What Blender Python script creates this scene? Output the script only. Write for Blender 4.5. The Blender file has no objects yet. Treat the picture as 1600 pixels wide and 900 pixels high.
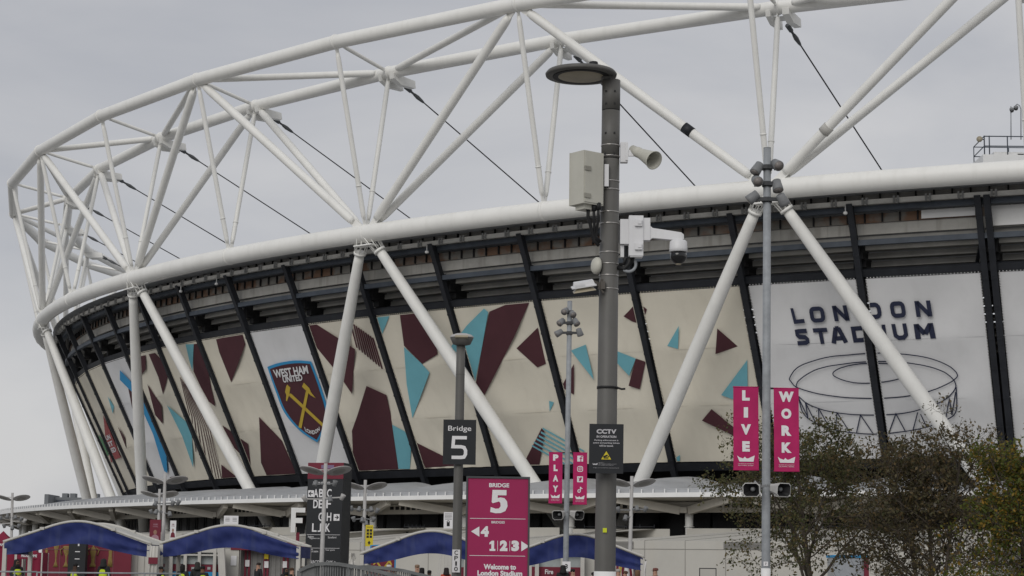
import bpy, math, random
import numpy as np
from mathutils import Vector, Matrix

random.seed(7)
RNG = np.random.default_rng(11)
SC = bpy.context.scene
COL = SC.collection
R = math.radians

# ------------------------------------------------------------------ camera, sky, sun, exposure
EYE = 1.6
FPX = 2999.36                                   # focal length in photograph pixels (1600 wide)
PITCH = math.atan((893.2 - 450) / FPX)
ROLL = 0.01425
_F = Vector((0, math.cos(PITCH), math.sin(PITCH)))
_U0 = Vector((0, -math.sin(PITCH), math.cos(PITCH)))
_R0 = Vector((1, 0, 0))
_R = _R0 * math.cos(ROLL) + _U0 * math.sin(ROLL)
_U = _U0 * math.cos(ROLL) - _R0 * math.sin(ROLL)
cam_d = bpy.data.cameras.new("camera")
cam_d.sensor_width = 36.0
cam_d.lens = FPX / 1600 * 36
cam_d.clip_start = 0.1
cam_d.clip_end = 9000
cam = bpy.data.objects.new("camera", cam_d)
COL.objects.link(cam)
M = Matrix((( _R.x, _U.x, -_F.x, 0), (_R.y, _U.y, -_F.y, 0), (_R.z, _U.z, -_F.z, EYE), (0, 0, 0, 1)))
cam.matrix_world = M
SC.camera = cam

SUN_EL, SUN_AZ = R(33), R(205)                  # overcast: a big soft sun up behind the viewer's left shoulder
W = bpy.data.worlds.new("World")
SC.world = W
W.use_nodes = True
nt = W.node_tree
nt.nodes.clear()
out = nt.nodes.new("ShaderNodeOutputWorld")
bg = nt.nodes.new("ShaderNodeBackground")
bg.inputs["Strength"].default_value = 0.1
sky = nt.nodes.new("ShaderNodeTexSky")
sky.sky_type = 'NISHITA'
sky.sun_disc = False
sky.sun_elevation = SUN_EL
sky.sun_rotation = SUN_AZ
tc = nt.nodes.new("ShaderNodeTexCoord")
mp = nt.nodes.new("ShaderNodeMapping")
mp.inputs["Scale"].default_value = (1.6, 1.6, 4.5)
no = nt.nodes.new("ShaderNodeTexNoise")
no.inputs["Scale"].default_value = 1.7
no.inputs["Detail"].default_value = 7
no.inputs["Roughness"].default_value = 0.5
no.inputs["Distortion"].default_value = 0.4
cr = nt.nodes.new("ShaderNodeValToRGB")
cr.color_ramp.elements[0].position = 0.33
cr.color_ramp.elements[0].color = (4.45, 4.58, 4.98, 1)
cr.color_ramp.elements[1].position = 0.66
cr.color_ramp.elements[1].color = (6.45, 6.4, 6.48, 1)
mx = nt.nodes.new("ShaderNodeMixRGB")
mx.inputs["Fac"].default_value = 0.94           # cloud deck over the clear sky
nt.links.new(tc.outputs["Generated"], mp.inputs["Vector"])
nt.links.new(mp.outputs["Vector"], no.inputs["Vector"])
sx_ = nt.nodes.new("ShaderNodeSeparateXYZ")     # thinner cloud low down, heavier cloud up to the left
nt.links.new(tc.outputs["Generated"], sx_.inputs["Vector"])
ma = nt.nodes.new("ShaderNodeMath"); ma.operation = 'MULTIPLY_ADD'
ma.inputs[1].default_value = 0.30
nt.links.new(sx_.outputs["X"], ma.inputs[0]); nt.links.new(no.outputs["Fac"], ma.inputs[2])
mb2 = nt.nodes.new("ShaderNodeMath"); mb2.operation = 'MULTIPLY_ADD'
mb2.inputs[1].default_value = -0.25
nt.links.new(sx_.outputs["Z"], mb2.inputs[0]); nt.links.new(ma.outputs[0], mb2.inputs[2])
mc2 = nt.nodes.new("ShaderNodeMath"); mc2.operation = 'ADD'; mc2.inputs[1].default_value = 0.06
nt.links.new(mb2.outputs[0], mc2.inputs[0])
nt.links.new(mc2.outputs[0], cr.inputs["Fac"])
nt.links.new(sky.outputs["Color"], mx.inputs["Color1"])
nt.links.new(cr.outputs["Color"], mx.inputs["Color2"])
nt.links.new(mx.outputs["Color"], bg.inputs["Color"])
nt.links.new(bg.outputs["Background"], out.inputs["Surface"])

sun_d = bpy.data.lights.new("sun", 'SUN')
sun_d.energy = 1.5
sun_d.angle = R(40)
sun_d.color = (1.0, 0.97, 0.92)
sun = bpy.data.objects.new("sun", sun_d)
COL.objects.link(sun)
sun.rotation_euler = (math.pi / 2 - SUN_EL, 0, math.pi - SUN_AZ + math.pi)
_sd = Vector((math.sin(SUN_AZ) * math.cos(SUN_EL), math.cos(SUN_AZ) * math.cos(SUN_EL), math.sin(SUN_EL)))
sun.rotation_euler = (-_sd).to_track_quat('-Z', 'Y').to_euler()

SC.view_settings.view_transform = 'Standard'
SC.view_settings.look = 'None'
SC.view_settings.exposure = -0.09
SC.view_settings.gamma = 1.0
SC.view_settings.use_curve_mapping = False

# ------------------------------------------------------------------ helpers
def at(px, py, Y):
    """world point seen at photograph pixel (px, py) on the vertical plane at distance Y"""
    d = _F + _R * ((px - 800) / FPX) - _U * ((py - 450) / FPX)
    s = Y / d.y
    return Vector((d.x * s, Y, EYE + d.z * s))

_mats = {}
def mat(name, col, rough=0.6, metal=0.0, var=0.12, scale=3.0, bump=0.0, spec=0.3, streak=0.0, dirt=None, trans=0.0):
    """plain surface colour with a little uneven weathering; streak adds vertical run-off stains"""
    if name in _mats:
        return _mats[name]
    m = bpy.data.materials.new(name)
    m.use_nodes = True
    t = m.node_tree
    b = t.nodes["Principled BSDF"]
    b.inputs["Roughness"].default_value = rough
    b.inputs["Metallic"].default_value = metal
    b.inputs["Specular IOR Level"].default_value = spec
    if trans:
        b.inputs["Transmission Weight"].default_value = trans
    co = t.nodes.new("ShaderNodeTexCoord")
    n = t.nodes.new("ShaderNodeTexNoise")
    n.inputs["Scale"].default_value = scale
    n.inputs["Detail"].default_value = 6
    n.inputs["Roughness"].default_value = 0.62
    t.links.new(co.outputs["Object"], n.inputs["Vector"])
    r = t.nodes.new("ShaderNodeValToRGB")
    r.color_ramp.elements[0].position = 0.3
    r.color_ramp.elements[1].position = 0.7
    lo = [c * (1 - var) for c in col]
    hi = [min(1, c * (1 + var)) for c in col]
    r.color_ramp.elements[0].color = (*lo, 1)
    r.color_ramp.elements[1].color = (*hi, 1)
    t.links.new(n.outputs["Fac"], r.inputs["Fac"])
    last = r.outputs["Color"]
    if streak:
        mp2 = t.nodes.new("ShaderNodeMapping")
        mp2.inputs["Scale"].default_value = (3.5, 3.5, 0.18)
        n2 = t.nodes.new("ShaderNodeTexNoise")
        n2.inputs["Scale"].default_value = scale
        n2.inputs["Detail"].default_value = 4
        t.links.new(co.outputs["Object"], mp2.inputs["Vector"])
        t.links.new(mp2.outputs["Vector"], n2.inputs["Vector"])
        r2 = t.nodes.new("ShaderNodeValToRGB")
        r2.color_ramp.elements[0].position = 0.52
        r2.color_ramp.elements[0].color = (0, 0, 0, 1)
        r2.color_ramp.elements[1].position = 0.66
        r2.color_ramp.elements[1].color = (streak, streak, streak, 1)
        t.links.new(n2.outputs["Fac"], r2.inputs["Fac"])
        mm = t.nodes.new("ShaderNodeMixRGB")
        mm.inputs["Color2"].default_value = (*(dirt or [c * 0.5 for c in col]), 1)
        t.links.new(r2.outputs["Color"], mm.inputs["Fac"])
        t.links.new(last, mm.inputs["Color1"])
        last = mm.outputs["Color"]
    t.links.new(last, b.inputs["Base Color"])
    if bump:
        bp = t.nodes.new("ShaderNodeBump")
        bp.inputs["Strength"].default_value = bump
        bp.inputs["Distance"].default_value = 0.05
        t.links.new(n.outputs["Fac"], bp.inputs["Height"])
        t.links.new(bp.outputs["Normal"], b.inputs["Normal"])
    _mats[name] = m
    return m

class MB:
    """collects shapes; build() links them as ONE mesh object"""
    def __init__(s):
        s.v, s.f, s.m, s.sm = [], [], [], []
    def add(s, vs, fs, mi=0, smooth=False):
        o = len(s.v)
        s.v += [tuple(v) for v in vs]
        for f in fs:
            s.f.append(tuple(i + o for i in f)); s.m.append(mi); s.sm.append(smooth)
        return s
    def box(s, c, size, rz=0.0, mi=0, rot=None, taper=1.0):
        hx, hy, hz = [k / 2 for k in size]
        vs = []
        Q = rot if rot is not None else Matrix.Rotation(rz, 3, 'Z')
        for z in (-hz, hz):
            k = 1.0 if z < 0 else taper
            for x, y in ((-hx, -hy), (hx, -hy), (hx, hy), (-hx, hy)):
                vs.append(Vector(c) + Q @ Vector((x * k, y * k, z)))
        return s.add(vs, [(3, 2, 1, 0), (4, 5, 6, 7), (0, 1, 5, 4), (1, 2, 6, 5), (2, 3, 7, 6), (3, 0, 4, 7)], mi)
    def beam(s, p0, p1, w, h, up=(0, 0, 1), mi=0):
        p0, p1 = Vector(p0), Vector(p1)
        d = (p1 - p0).normalized()
        sd = d.cross(Vector(up))
        sd = sd.normalized() if sd.length > 1e-4 else Vector((1, 0, 0))
        u = sd.cross(d)
        vs = [p + sd * a * w / 2 + u * b * h / 2 for p in (p0, p1) for a, b in ((-1, -1), (1, -1), (1, 1), (-1, 1))]
        return s.add(vs, [(3, 2, 1, 0), (4, 5, 6, 7), (0, 1, 5, 4), (1, 2, 6, 5), (2, 3, 7, 6), (3, 0, 4, 7)], mi)
    def tube(s, pts, r, n=12, mi=0, cap=True, smooth=True):
        pts = [Vector(p) for p in pts]
        m = len(pts)
        rs = list(r) if hasattr(r, '__len__') else [r] * m
        tg = [(pts[min(i + 1, m - 1)] - pts[max(i - 1, 0)]).normalized() for i in range(m)]
        ref = Vector((0, 0, 1)) if abs(tg[0].z) < 0.9 else Vector((1, 0, 0))
        a = tg[0].cross(ref).normalized()
        vs = []
        for i in range(m):
            a = (a - tg[i] * a.dot(tg[i])).normalized()
            b = tg[i].cross(a)
            k = 1.0
            for j in range(n):
                w = 2 * math.pi * j / n
                vs.append(pts[i] + (a * math.cos(w) + b * math.sin(w)) * rs[i])
        fs = [(i * n + j, i * n + (j + 1) % n, (i + 1) * n + (j + 1) % n, (i + 1) * n + j) for i in range(m - 1) for j in range(n)]
        s.add(vs, fs, mi, smooth)
        if cap:
            o = len(s.v) - len(vs)
            for k, rev in ((0, True), (m - 1, False)):
                idx = [o + k * n + j for j in range(n)]
                s.f.append(tuple(reversed(idx)) if rev else tuple(idx)); s.m.append(mi); s.sm.append(False)
        return s
    def lathe(s, prof, c=(0, 0, 0), rot=None, n=20, mi=0, smooth=True, sx=1.0, sy=1.0):
        """prof: (radius, z) list, spun about local z"""
        Q = rot if rot is not None else Matrix.Identity(3)
        c = Vector(c)
        vs = [c + Q @ Vector((sx * r * math.cos(2 * math.pi * j / n), sy * r * math.sin(2 * math.pi * j / n), z)) for r, z in prof for j in range(n)]
        fs = [(i * n + j, i * n + (j + 1) % n, (i + 1) * n + (j + 1) % n, (i + 1) * n + j) for i in range(len(prof) - 1) for j in range(n)]
        s.add(vs, fs, mi, smooth)
        o = len(s.v) - len(vs)
        for k, rev in ((0, True), (len(prof) - 1, False)):
            if prof[k][0] > 1e-4:
                idx = [o + k * n + j for j in range(n)]
                s.f.append(tuple(reversed(idx)) if rev else tuple(idx)); s.m.append(mi); s.sm.append(False)
        return s
    def prism(s, poly, fn, t, mi=0):
        """poly: 2-D outline, fn(x, y, depth) -> world point, t: thickness"""
        n = len(poly)
        vs = [fn(x, y, 0) for x, y in poly] + [fn(x, y, t) for x, y in poly]
        fs = [tuple(range(n)), tuple(reversed(range(n, 2 * n)))] + [(i, i + n, (i + 1) % n + n, (i + 1) % n) for i in range(n)]
        return s.add(vs, fs, mi)
    def grid(s, fn, us, vs_, mi=0, smooth=True):
        n, m = len(us), len(vs_)
        pts = [fn(u, v) for u in us for v in vs_]
        fs = [(i * m + j, (i + 1) * m + j, (i + 1) * m + j + 1, i * m + j + 1) for i in range(n - 1) for j in range(m - 1)]
        return s.add(pts, fs, mi, smooth)
    def build(s, name, mats, parent=None, world=False):
        me = bpy.data.meshes.new(name)
        vs = s.v
        if world and parent is not None:
            inv = parent.matrix_basis.inverted()
            vs = [inv @ Vector(v) for v in vs]
        me.from_pydata([tuple(v) for v in vs], [], s.f)
        if not isinstance(mats, (list, tuple)):
            mats = [mats]
        for m in mats:
            me.materials.append(m)
        me.polygons.foreach_set("material_index", s.m)
        me.polygons.foreach_set("use_smooth", s.sm)
        me.update()
        o = bpy.data.objects.new(name, me)
        COL.objects.link(o)
        o.parent = parent
        return o

def tag(o, label=None, cat=None, group=None, kind=None):
    if label: o["label"] = label
    if cat: o["category"] = cat
    if group: o["group"] = group
    if kind: o["kind"] = kind
    return o

def thing(name, label, cat, loc=(0, 0, 0), rz=0.0, group=None):
    o = bpy.data.objects.new(name, None)
    o.empty_display_size = 0.3
    COL.objects.link(o)
    o.matrix_basis = Matrix.Translation(Vector(loc)) @ Matrix.Rotation(rz, 4, 'Z')
    return tag(o, label, cat, group)

def solo(mb, name, mats, label, cat, loc, rz=0.0, group=None):
    """a thing that is one mesh"""
    o = mb.build(name, mats)
    o.matrix_basis = Matrix.Translation(Vector(loc)) @ Matrix.Rotation(rz, 4, 'Z')
    return tag(o, label, cat, group)

def kids(o):
    return [c for c in o.children]

def copy_tree(o, parent=None):
    c = o.copy()
    COL.objects.link(c)
    c.parent = parent
    for ch in kids(o):
        copy_tree(ch, c)
    return c

_txt = {}
def text_geo(body, bold=0.0, spacing=1.0):
    """outline lettering: (verts, faces) with the box (0..w, 0..1) measured on capitals"""
    key = (body, bold, spacing)
    if key in _txt:
        return _txt[key]
    cu = bpy.data.curves.new("lettering", 'FONT')
    cu.body = body
    cu.size = 1.0
    cu.offset = bold
    cu.space_character = spacing
    cu.resolution_u = 4
    ob = bpy.data.objects.new("lettering", cu)
    COL.objects.link(ob)
    dg = bpy.context.evaluated_depsgraph_get()
    me = bpy.data.meshes.new_from_object(ob.evaluated_get(dg))
    vs = np.array([v.co[:2] for v in me.vertices]) if len(me.vertices) else np.zeros((1, 2))
    fs = [tuple(p.vertices) for p in me.polygons]
    bpy.data.objects.remove(ob); bpy.data.curves.remove(cu); bpy.data.meshes.remove(me)
    vs = vs - vs.min(0)
    vs = vs / max(vs[:, 1].max(), 1e-6)
    _txt[key] = (vs, fs)
    return _txt[key]

def text_on(mb, body, fn, x0, x1, z0, z1, bold=0.03, mi=0, spacing=1.0, keep=None, align='c'):
    """fit the words into the rectangle (x0..x1, z0..z1); fn(x, z) -> point"""
    vs, fs = text_geo(body, bold, spacing)
    w = vs[:, 0].max()
    sx = (x1 - x0) / max(w, 1e-6)
    if keep:
        sx = (z1 - z0) * keep
        off = {'c': (x0 + x1 - w * sx) / 2, 'l': x0, 'r': x1 - w * sx}[align]
    else:
        off = x0
    mb.add([fn(off + v[0] * sx, z0 + v[1] * (z1 - z0)) for v in vs], fs, mi)

def stroke(pts, w, closed=False):
    """thicken a 2-D polyline into quads with mitred joints"""
    P = [np.array(p, float) for p in pts]
    n = len(P)
    A, B = [], []
    for i in range(n):
        if closed:
            p, q = P[i - 1], P[(i + 1) % n]
        else:
            p, q = P[max(i - 1, 0)], P[min(i + 1, n - 1)]
        d1 = P[i] - p; d2 = q - P[i]
        l1, l2 = np.hypot(*d1), np.hypot(*d2)
        d1 = d1 / l1 if l1 > 1e-9 else d2 / max(l2, 1e-9)
        d2 = d2 / l2 if l2 > 1e-9 else d1
        n1 = np.array([-d1[1], d1[0]]); n2 = np.array([-d2[1], d2[0]])
        m = n1 + n2
        m = m / max(np.hypot(*m), 1e-9)
        k = min(1 / max(m @ n1, 0.3), 2.2)
        A.append(P[i] + m * w / 2 * k); B.append(P[i] - m * w / 2 * k)
    rng = range(n) if closed else range(n - 1)
    return [(A[i], A[(i + 1) % n], B[(i + 1) % n], B[i]) for i in rng]

def arc(cx, cy, r, a0, a1, n=5):
    return [(cx + r * math.cos(R(a0 + (a1 - a0) * i / n)), cy + r * math.sin(R(a0 + (a1 - a0) * i / n))) for i in range(n + 1)]

# squared block capitals on a unit cell, y up: strokes as (points, closed)
e = 0.13
def _rr(x0, y0, x1, y1, r=0.2):
    return arc(x1 - r, y1 - r, r, 90, 0, 3) + arc(x1 - r, y0 + r, r, 0, -90, 3) + arc(x0 + r, y0 + r, r, 270, 180, 3) + arc(x0 + r, y1 - r, r, 180, 90, 3)
GLYPH = {
    'L': [([(e, 1), (e, e), (1, e)], False)],
    'O': [(_rr(e, e, 1 - e, 1 - e), True)],
    'N': [([(e, 0), (e, 1)], False), ([(1 - e, 0), (1 - e, 1)], False), ([(e + .02, .93), (1 - e - .02, .07)], False)],
    'D': [([(e, 1 - e), (.6, 1 - e)] + arc(1 - e - .25, 1 - e - .25, .25, 80, 0, 3) + arc(1 - e - .25, e + .25, .25, 0, -80, 3) + [(.6, e), (e, e)], True)],
    'S': [([(.95, 1 - e), (e + .2, 1 - e), (e, .85), (e, .65), (e + .14, .52), (1 - e - .14, .48), (1 - e, .35), (1 - e, .15 + .05), (1 - e - .15, e), (.05, e)], False)],
    'T': [([(0, 1 - e), (1, 1 - e)], False), ([(.5, 1 - e), (.5, 0)], False)],
    'A': [([(e, 0), (.42, .96)], False), ([(1 - e, 0), (.58, .96)], False), ([(.38, .92), (.62, .92)], False), ([(.25, .3), (.75, .3)], False)],
    'I': [([(.5, 0), (.5, 1)], False)],
    'U': [([(e, 1), (e, .3), (e + .2, e), (1 - e - .2, e), (1 - e, .3), (1 - e, 1)], False)],
    'M': [([(e, 0), (e, .95)], False), ([(1 - e, 0), (1 - e, .95)], False), ([(e, .9), (.5, .3)], False), ([(.5, .3), (1 - e, .9)], False)],
    '5': [([(.97, 1 - e * .7), (.12, 1 - e * .7), (.08, .53), (.6, .53), (.8, .5), (.9, .38), (.9, .22), (.8, .1), (.6, e * .65), (.0, e * .65)], False)],
}

# ------------------------------------------------------------------ materials
white = mat("white_painted_steel", (.79, .785, .755), .45, var=.04, scale=.5, streak=.09, dirt=(.42, .40, .35))
white2 = mat("white_trim", (.75, .75, .74), .5, var=.04, scale=.8)
cream = mat("cream_mesh_fabric", (.69, .648, .548), .8, var=.04, scale=.35, streak=.09, dirt=(.42, .38, .31), bump=.2)
wfab = mat("white_mesh_fabric", (.68, .68, .685), .8, var=.035, scale=.35, streak=.08, dirt=(.44, .44, .43), bump=.2)
maroon = mat("maroon_print", (.075, .026, .033), .8, var=.08, scale=.6)
teal = mat("pale_blue_print", (.16, .41, .48), .8, var=.06, scale=.6)
azure = mat("bright_blue_print", (.04, .27, .52), .8, var=.06, scale=.6)
redp = mat("red_print", (.36, .09, .09), .8, var=.08, scale=.6)
greenp = mat("green_print", (.12, .28, .14), .8, var=.08)
navy = mat("navy_print", (.025, .03, .06), .8, var=.06)
gold = mat("gold_print", (.50, .36, .05), .8, var=.06)
dsteel = mat("dark_painted_steel", (.020, .022, .027), .55, var=.25, scale=.8)
bsteel = mat("slate_painted_steel", (.060, .072, .090), .55, var=.25, scale=.8)
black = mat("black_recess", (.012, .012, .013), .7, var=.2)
conc = mat("precast_concrete", (.42, .41, .38), .85, var=.14, scale=.7, streak=.35, dirt=(.2, .18, .15))
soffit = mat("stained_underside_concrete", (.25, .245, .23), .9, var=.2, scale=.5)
rust = mat("rust_stained_backing", (.21, .20, .18), .85, var=.15, scale=.4)
chan = mat("galvanised_channel", (.46, .45, .42), .55, var=.12, scale=1.5)
cabm = mat("dark_steel_rope", (.03, .03, .033), .5, var=.1)
sock = mat("grey_cable_socket", (.10, .105, .11), .5, var=.15)
memb = mat("grey_roof_membrane", (.38, .39, .405), .6, var=.14, scale=.25, streak=.3, dirt=(.2, .2, .21))
beige = mat("beige_painted_steel", (.42, .395, .345), .6, var=.08, scale=.6, streak=.2, dirt=(.3, .27, .23))
# rust patches of the backing boards
_t = rust.node_tree
_n = _t.nodes.new("ShaderNodeTexNoise"); _n.inputs["Scale"].default_value = .55; _n.inputs["Detail"].default_value = 3
_c = _t.nodes.new("ShaderNodeValToRGB")
_c.color_ramp.elements[0].position = .44; _c.color_ramp.elements[0].color = (0, 0, 0, 1)
_c.color_ramp.elements[1].position = .56; _c.color_ramp.elements[1].color = (.8, .8, .8, 1)
_m = _t.nodes.new("ShaderNodeMixRGB"); _m.inputs["Color2"].default_value = (.17, .085, .045, 1)
_o = [x for x in _t.nodes if x.bl_idname == "ShaderNodeTexCoord"][0]
_b = _t.nodes["Principled BSDF"]
_l = _b.inputs["Base Color"].links[0].from_socket
_t.links.new(_o.outputs["Object"], _n.inputs["Vector"]); _t.links.new(_n.outputs["Fac"], _c.inputs["Fac"])
_t.links.new(_c.outputs["Color"], _m.inputs["Fac"]); _t.links.new(_l, _m.inputs["Color1"]); _t.links.new(_m.outputs["Color"], _b.inputs["Base Color"])

# ------------------------------------------------------------------ ground
paving = mat("grey_concourse_paving", (.25, .245, .235), .9, var=.2, scale=.15)
g = MB()
NG = 64
g.v = [(0, 0, 0)] + [(3500 * math.cos(2 * math.pi * i / NG), 3500 * math.sin(2 * math.pi * i / NG), 0) for i in range(NG)]
for i in range(NG):
    g.f.append((0, 1 + i, 1 + (i + 1) % NG)); g.m.append(0); g.sm.append(False)
tag(g.build("ground", paving), kind="structure")

# ------------------------------------------------------------------ stadium plan: an ellipse, nodes every 18 m along it
EA, EB, ECX, ECY, ETH = 162.795, 132.960, 104.729, 244.204, -0.05639
TS = [3.31721169, 3.45640916, 3.58751452, 3.71566674, 3.83790143, 3.95926430, 4.07792946, 4.19659369, 4.31128239]
def tn(u):
    if u < -1: return TS[0] + (u + 1) * .14
    if u > 7: return TS[-1] + (u - 7) * .113
    i = min(int(math.floor(u + 1)), 7)
    s = u + 1 - i
    return TS[i] * (1 - s) + TS[i + 1] * s
def ring(u, d, z):
    t = tn(u)
    x, y = EA * math.cos(t), EB * math.sin(t)
    nx, ny = math.cos(t) / EA, math.sin(t) / EB
    n = math.hypot(nx, ny)
    x += d * nx / n; y += d * ny / n
    c, s = math.cos(ETH), math.sin(ETH)
    return Vector((ECX + c * x - s * y, ECY + s * x + c * y, z))
def outward(u):
    return (ring(u, 1, 0) - ring(u, 0, 0)).normalized()

stad = thing("stadium", "large oval stadium with white triangulated roof truss and printed fabric wrap", "stadium", (ECX, ECY, 0))
def sp(mb, name, mats, parent=None):
    return mb.build(name, mats, parent or stad, world=False)
def off(p): return p                      # all stadium shapes are gathered in world space and shifted once
_build = MB.build
def sbuild(mb, name, mats, parent=None):
    mb.v = [(v[0] - ECX, v[1] - ECY, v[2]) for v in mb.v]
    return mb.build(name, mats, parent or stad)

ZL, ZA, ZB = 28.6, 43.743, 42.505
DA_, DB_ = 4.029, -2.225
def LN(i): return ring(i, 0, ZL)
def AN(i): return ring(i, DA_, ZA)
def BN(i): return ring(i, DB_, ZB)

def weld(mb, p, d, r):                    # raised weld collar round a chord
    d = d.normalized()
    mb.tube([p - d * .13, p - d * .08, p + d * .08, p + d * .13], [r, r + .045, r + .045, r], 20)

I0, I1 = -4, 11
m = MB()
pts = [LN(i / 4) for i in range((I0 - 4) * 4, (I1 + 2) * 4 + 1)]
m.tube(pts, .73, 24)
for i in range(I0, I1):
    weld(m, LN(i), LN(i + .01) - LN(i - .01), .73)
sbuild(m, "lower_ring_beam", white)
for nm, fn, r in (("outer_top_chord", AN, .57), ("inner_top_chord", BN, .52)):
    m = MB()
    m.tube([fn(i) for i in range(I0 - 4, I1 + 3)], r, 22, smooth=True)
    for i in range(I0, I1):
        weld(m, fn(i), fn(i + 1) - fn(i - 1), r + .01)
    sbuild(m, nm, white)

def strut(name, p0, p1, r, g0=1.0, g1=1.0, plate=True, extra=None):
    """tube with slotted end plates"""
    d = (p1 - p0); Ln = d.length; d.normalize()
    a, b = p0 + d * g0, p1 - d * g1
    m = MB()
    m.tube([a, a + d * .35, a + d * .9, b - d * .9, b - d * .35, b], [r * .72, r * .95, r, r, r * .95, r * .72], 14)
    if plate:
        side = d.cross(Vector((0, 0, 1))).normalized()
        for q0, q1 in ((p0, a + d * .5), (b - d * .5, p1)):
            m.beam(q0, q1, .07, r * 1.7, up=(0, 0, 1))
    if extra:
        extra(m, a, b, d)
    return sbuild(m, name, [white, dsteel, chan])

for i in range(-3, 9):
    ex = None
    if i % 1 == 0:
        def ex(m, a, b, d, i=i):
            for f in (.16 if i % 2 else .2,):  # dark grey of the louvre bars
                c = a + (b - a) * f
                m.tube([c - d * .05, c + d * .05], .245, 12)
    strut("vertical_strut", LN(i), AN(i), .21, 1.2, .9, extra=ex)
    strut("vertical_strut", LN(i), BN(i), .21, 1.2, .8, extra=ex)
    strut("cross_strut", AN(i), BN(i), .17, .9, .8)
    if i % 2 == 0:
        for s in (-1, 1):
            def band(m, a, b, d, i=i, s=s):
                if i == 6 and s == -1:
                    c = a + (b - a) * .27
                    m.tube([c - d * .38, c + d * .38], .40, 14, mi=1)
                if i == 6 and s == 1:
                    c = a + (b - a) * .2
                    m.tube([c - d * .3, c + d * .3], .42, 14, mi=2)
            strut("diagonal_strut", LN(i), AN(i + s), .36, 1.7, 1.2, extra=band)
            strut("diagonal_strut", LN(i), BN(i + s), .33, 1.7, 1.1)
            strut("top_diagonal", AN(i + s), BN(i), .29, 1.3, 1.3)

# node plates and stay cables running in to the inner tension ring
for i in range(-3, 9):
    b = BN(i)
    t = Vector((ECX + (b.x - ECX) * .826, ECY + (b.y - ECY) * .826, 28.5))
    b0 = b + Vector((0, 0, -.9))
    d = (t - b0).normalized()
    inw = -outward(i)
    m = MB()
    side = inw.cross(Vector((0, 0, 1))).normalized()
    tri = [b + Vector((0, 0, -.25)) - inw * .5, b + inw * 2.1 + Vector((0, 0, -.45)), b + inw * 2.2 + Vector((0, 0, -1.05)), b + inw * .5 + Vector((0, 0, -1.1)), b - inw * .4 + Vector((0, 0, -.7))]
    for k in (-.45, .45):
        q = [p + side * k for p in tri]
        m.add(q + [p + side * (k + .08) for p in q], [(0, 1, 2, 3, 4), (9, 8, 7, 6, 5)] + [(j, j + 5, (j + 1) % 5 + 5, (j + 1) % 5) for j in range(5)])
    m.box(b + inw * .9 + Vector((0, 0, -.6)), (1.0, 1.0, .08), rz=math.atan2(inw.y, inw.x))
    sbuild(m, "node_plate", white)
    s0 = b + inw * 2.05 + Vector((0, 0, -.85))
    d = (t - s0).normalized()
    m = MB()
    m.tube([s0, t], .055, 8, mi=0)
    cb = sbuild(m, "stay_cable", [cabm])
    m = MB()
    m.tube([s0 - d * .1, s0 + d * .55], [.2, .17], 10)
    m.tube([s0 + d * .5, s0 + d * 1.0], [.1, .1], 8)
    m.tube([s0 + d * .95, s0 + d * 1.35, s0 + d * 1.9, s0 + d * 2.1], [.13, .18, .12, .07], 10)
    m.v = [(v[0] - ECX, v[1] - ECY, v[2]) for v in m.v]
    m.build("cable_socket", sock, cb)

# raking columns in V pairs under every second node, cigar tapered
for i in range(-4, 11, 2):
    for s in (-1, 1):
        t0, t1 = LN(i), None
        u1 = i + s * .083 / max((tn(i + 1) - tn(i)), .1)
        p0 = LN(i) + Vector((0, 0, -.15)) + (ring(i + s * .02, 0, ZL) - LN(i))
        p1 = ring(u1, -6.49, 8.8)
        d = (p1 - p0).normalized()
        k = (p0.z - .0) / -d.z
        p2 = p0 + d * k
        m = MB()
        fr = [.046, .07, .3, .5, .75, .92, 1.0]
        m.tube([p0 + d * k * f for f in fr], [.38, .42, .53, .57, .54, .45, .42], 18)
        c = p0 + d * k * .046
        m.tube([c - d * .1, c + d * .1], .52, 18)
        a = d.cross(Vector((0, 1, .3))).normalized(); b = d.cross(a)
        for j in range(8):
            w = 2 * math.pi * j / 8
            q = (a * math.cos(w) + b * math.sin(w))
            m.tube([c + q * .44, p0 + q * .62 - d * .05], .045, 6)
        sbuild(m, "raking_column", white)
    m = MB()                               # splice plate between the pair
    tg = (LN(i + .02) - LN(i - .02)).normalized()
    m.beam(LN(i) + Vector((0, 0, -1.0)) - tg * 1.0, LN(i) + Vector((0, 0, -1.0)) + tg * 1.0, .9, .1)
    sbuild(m, "splice_plate", white)

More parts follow.
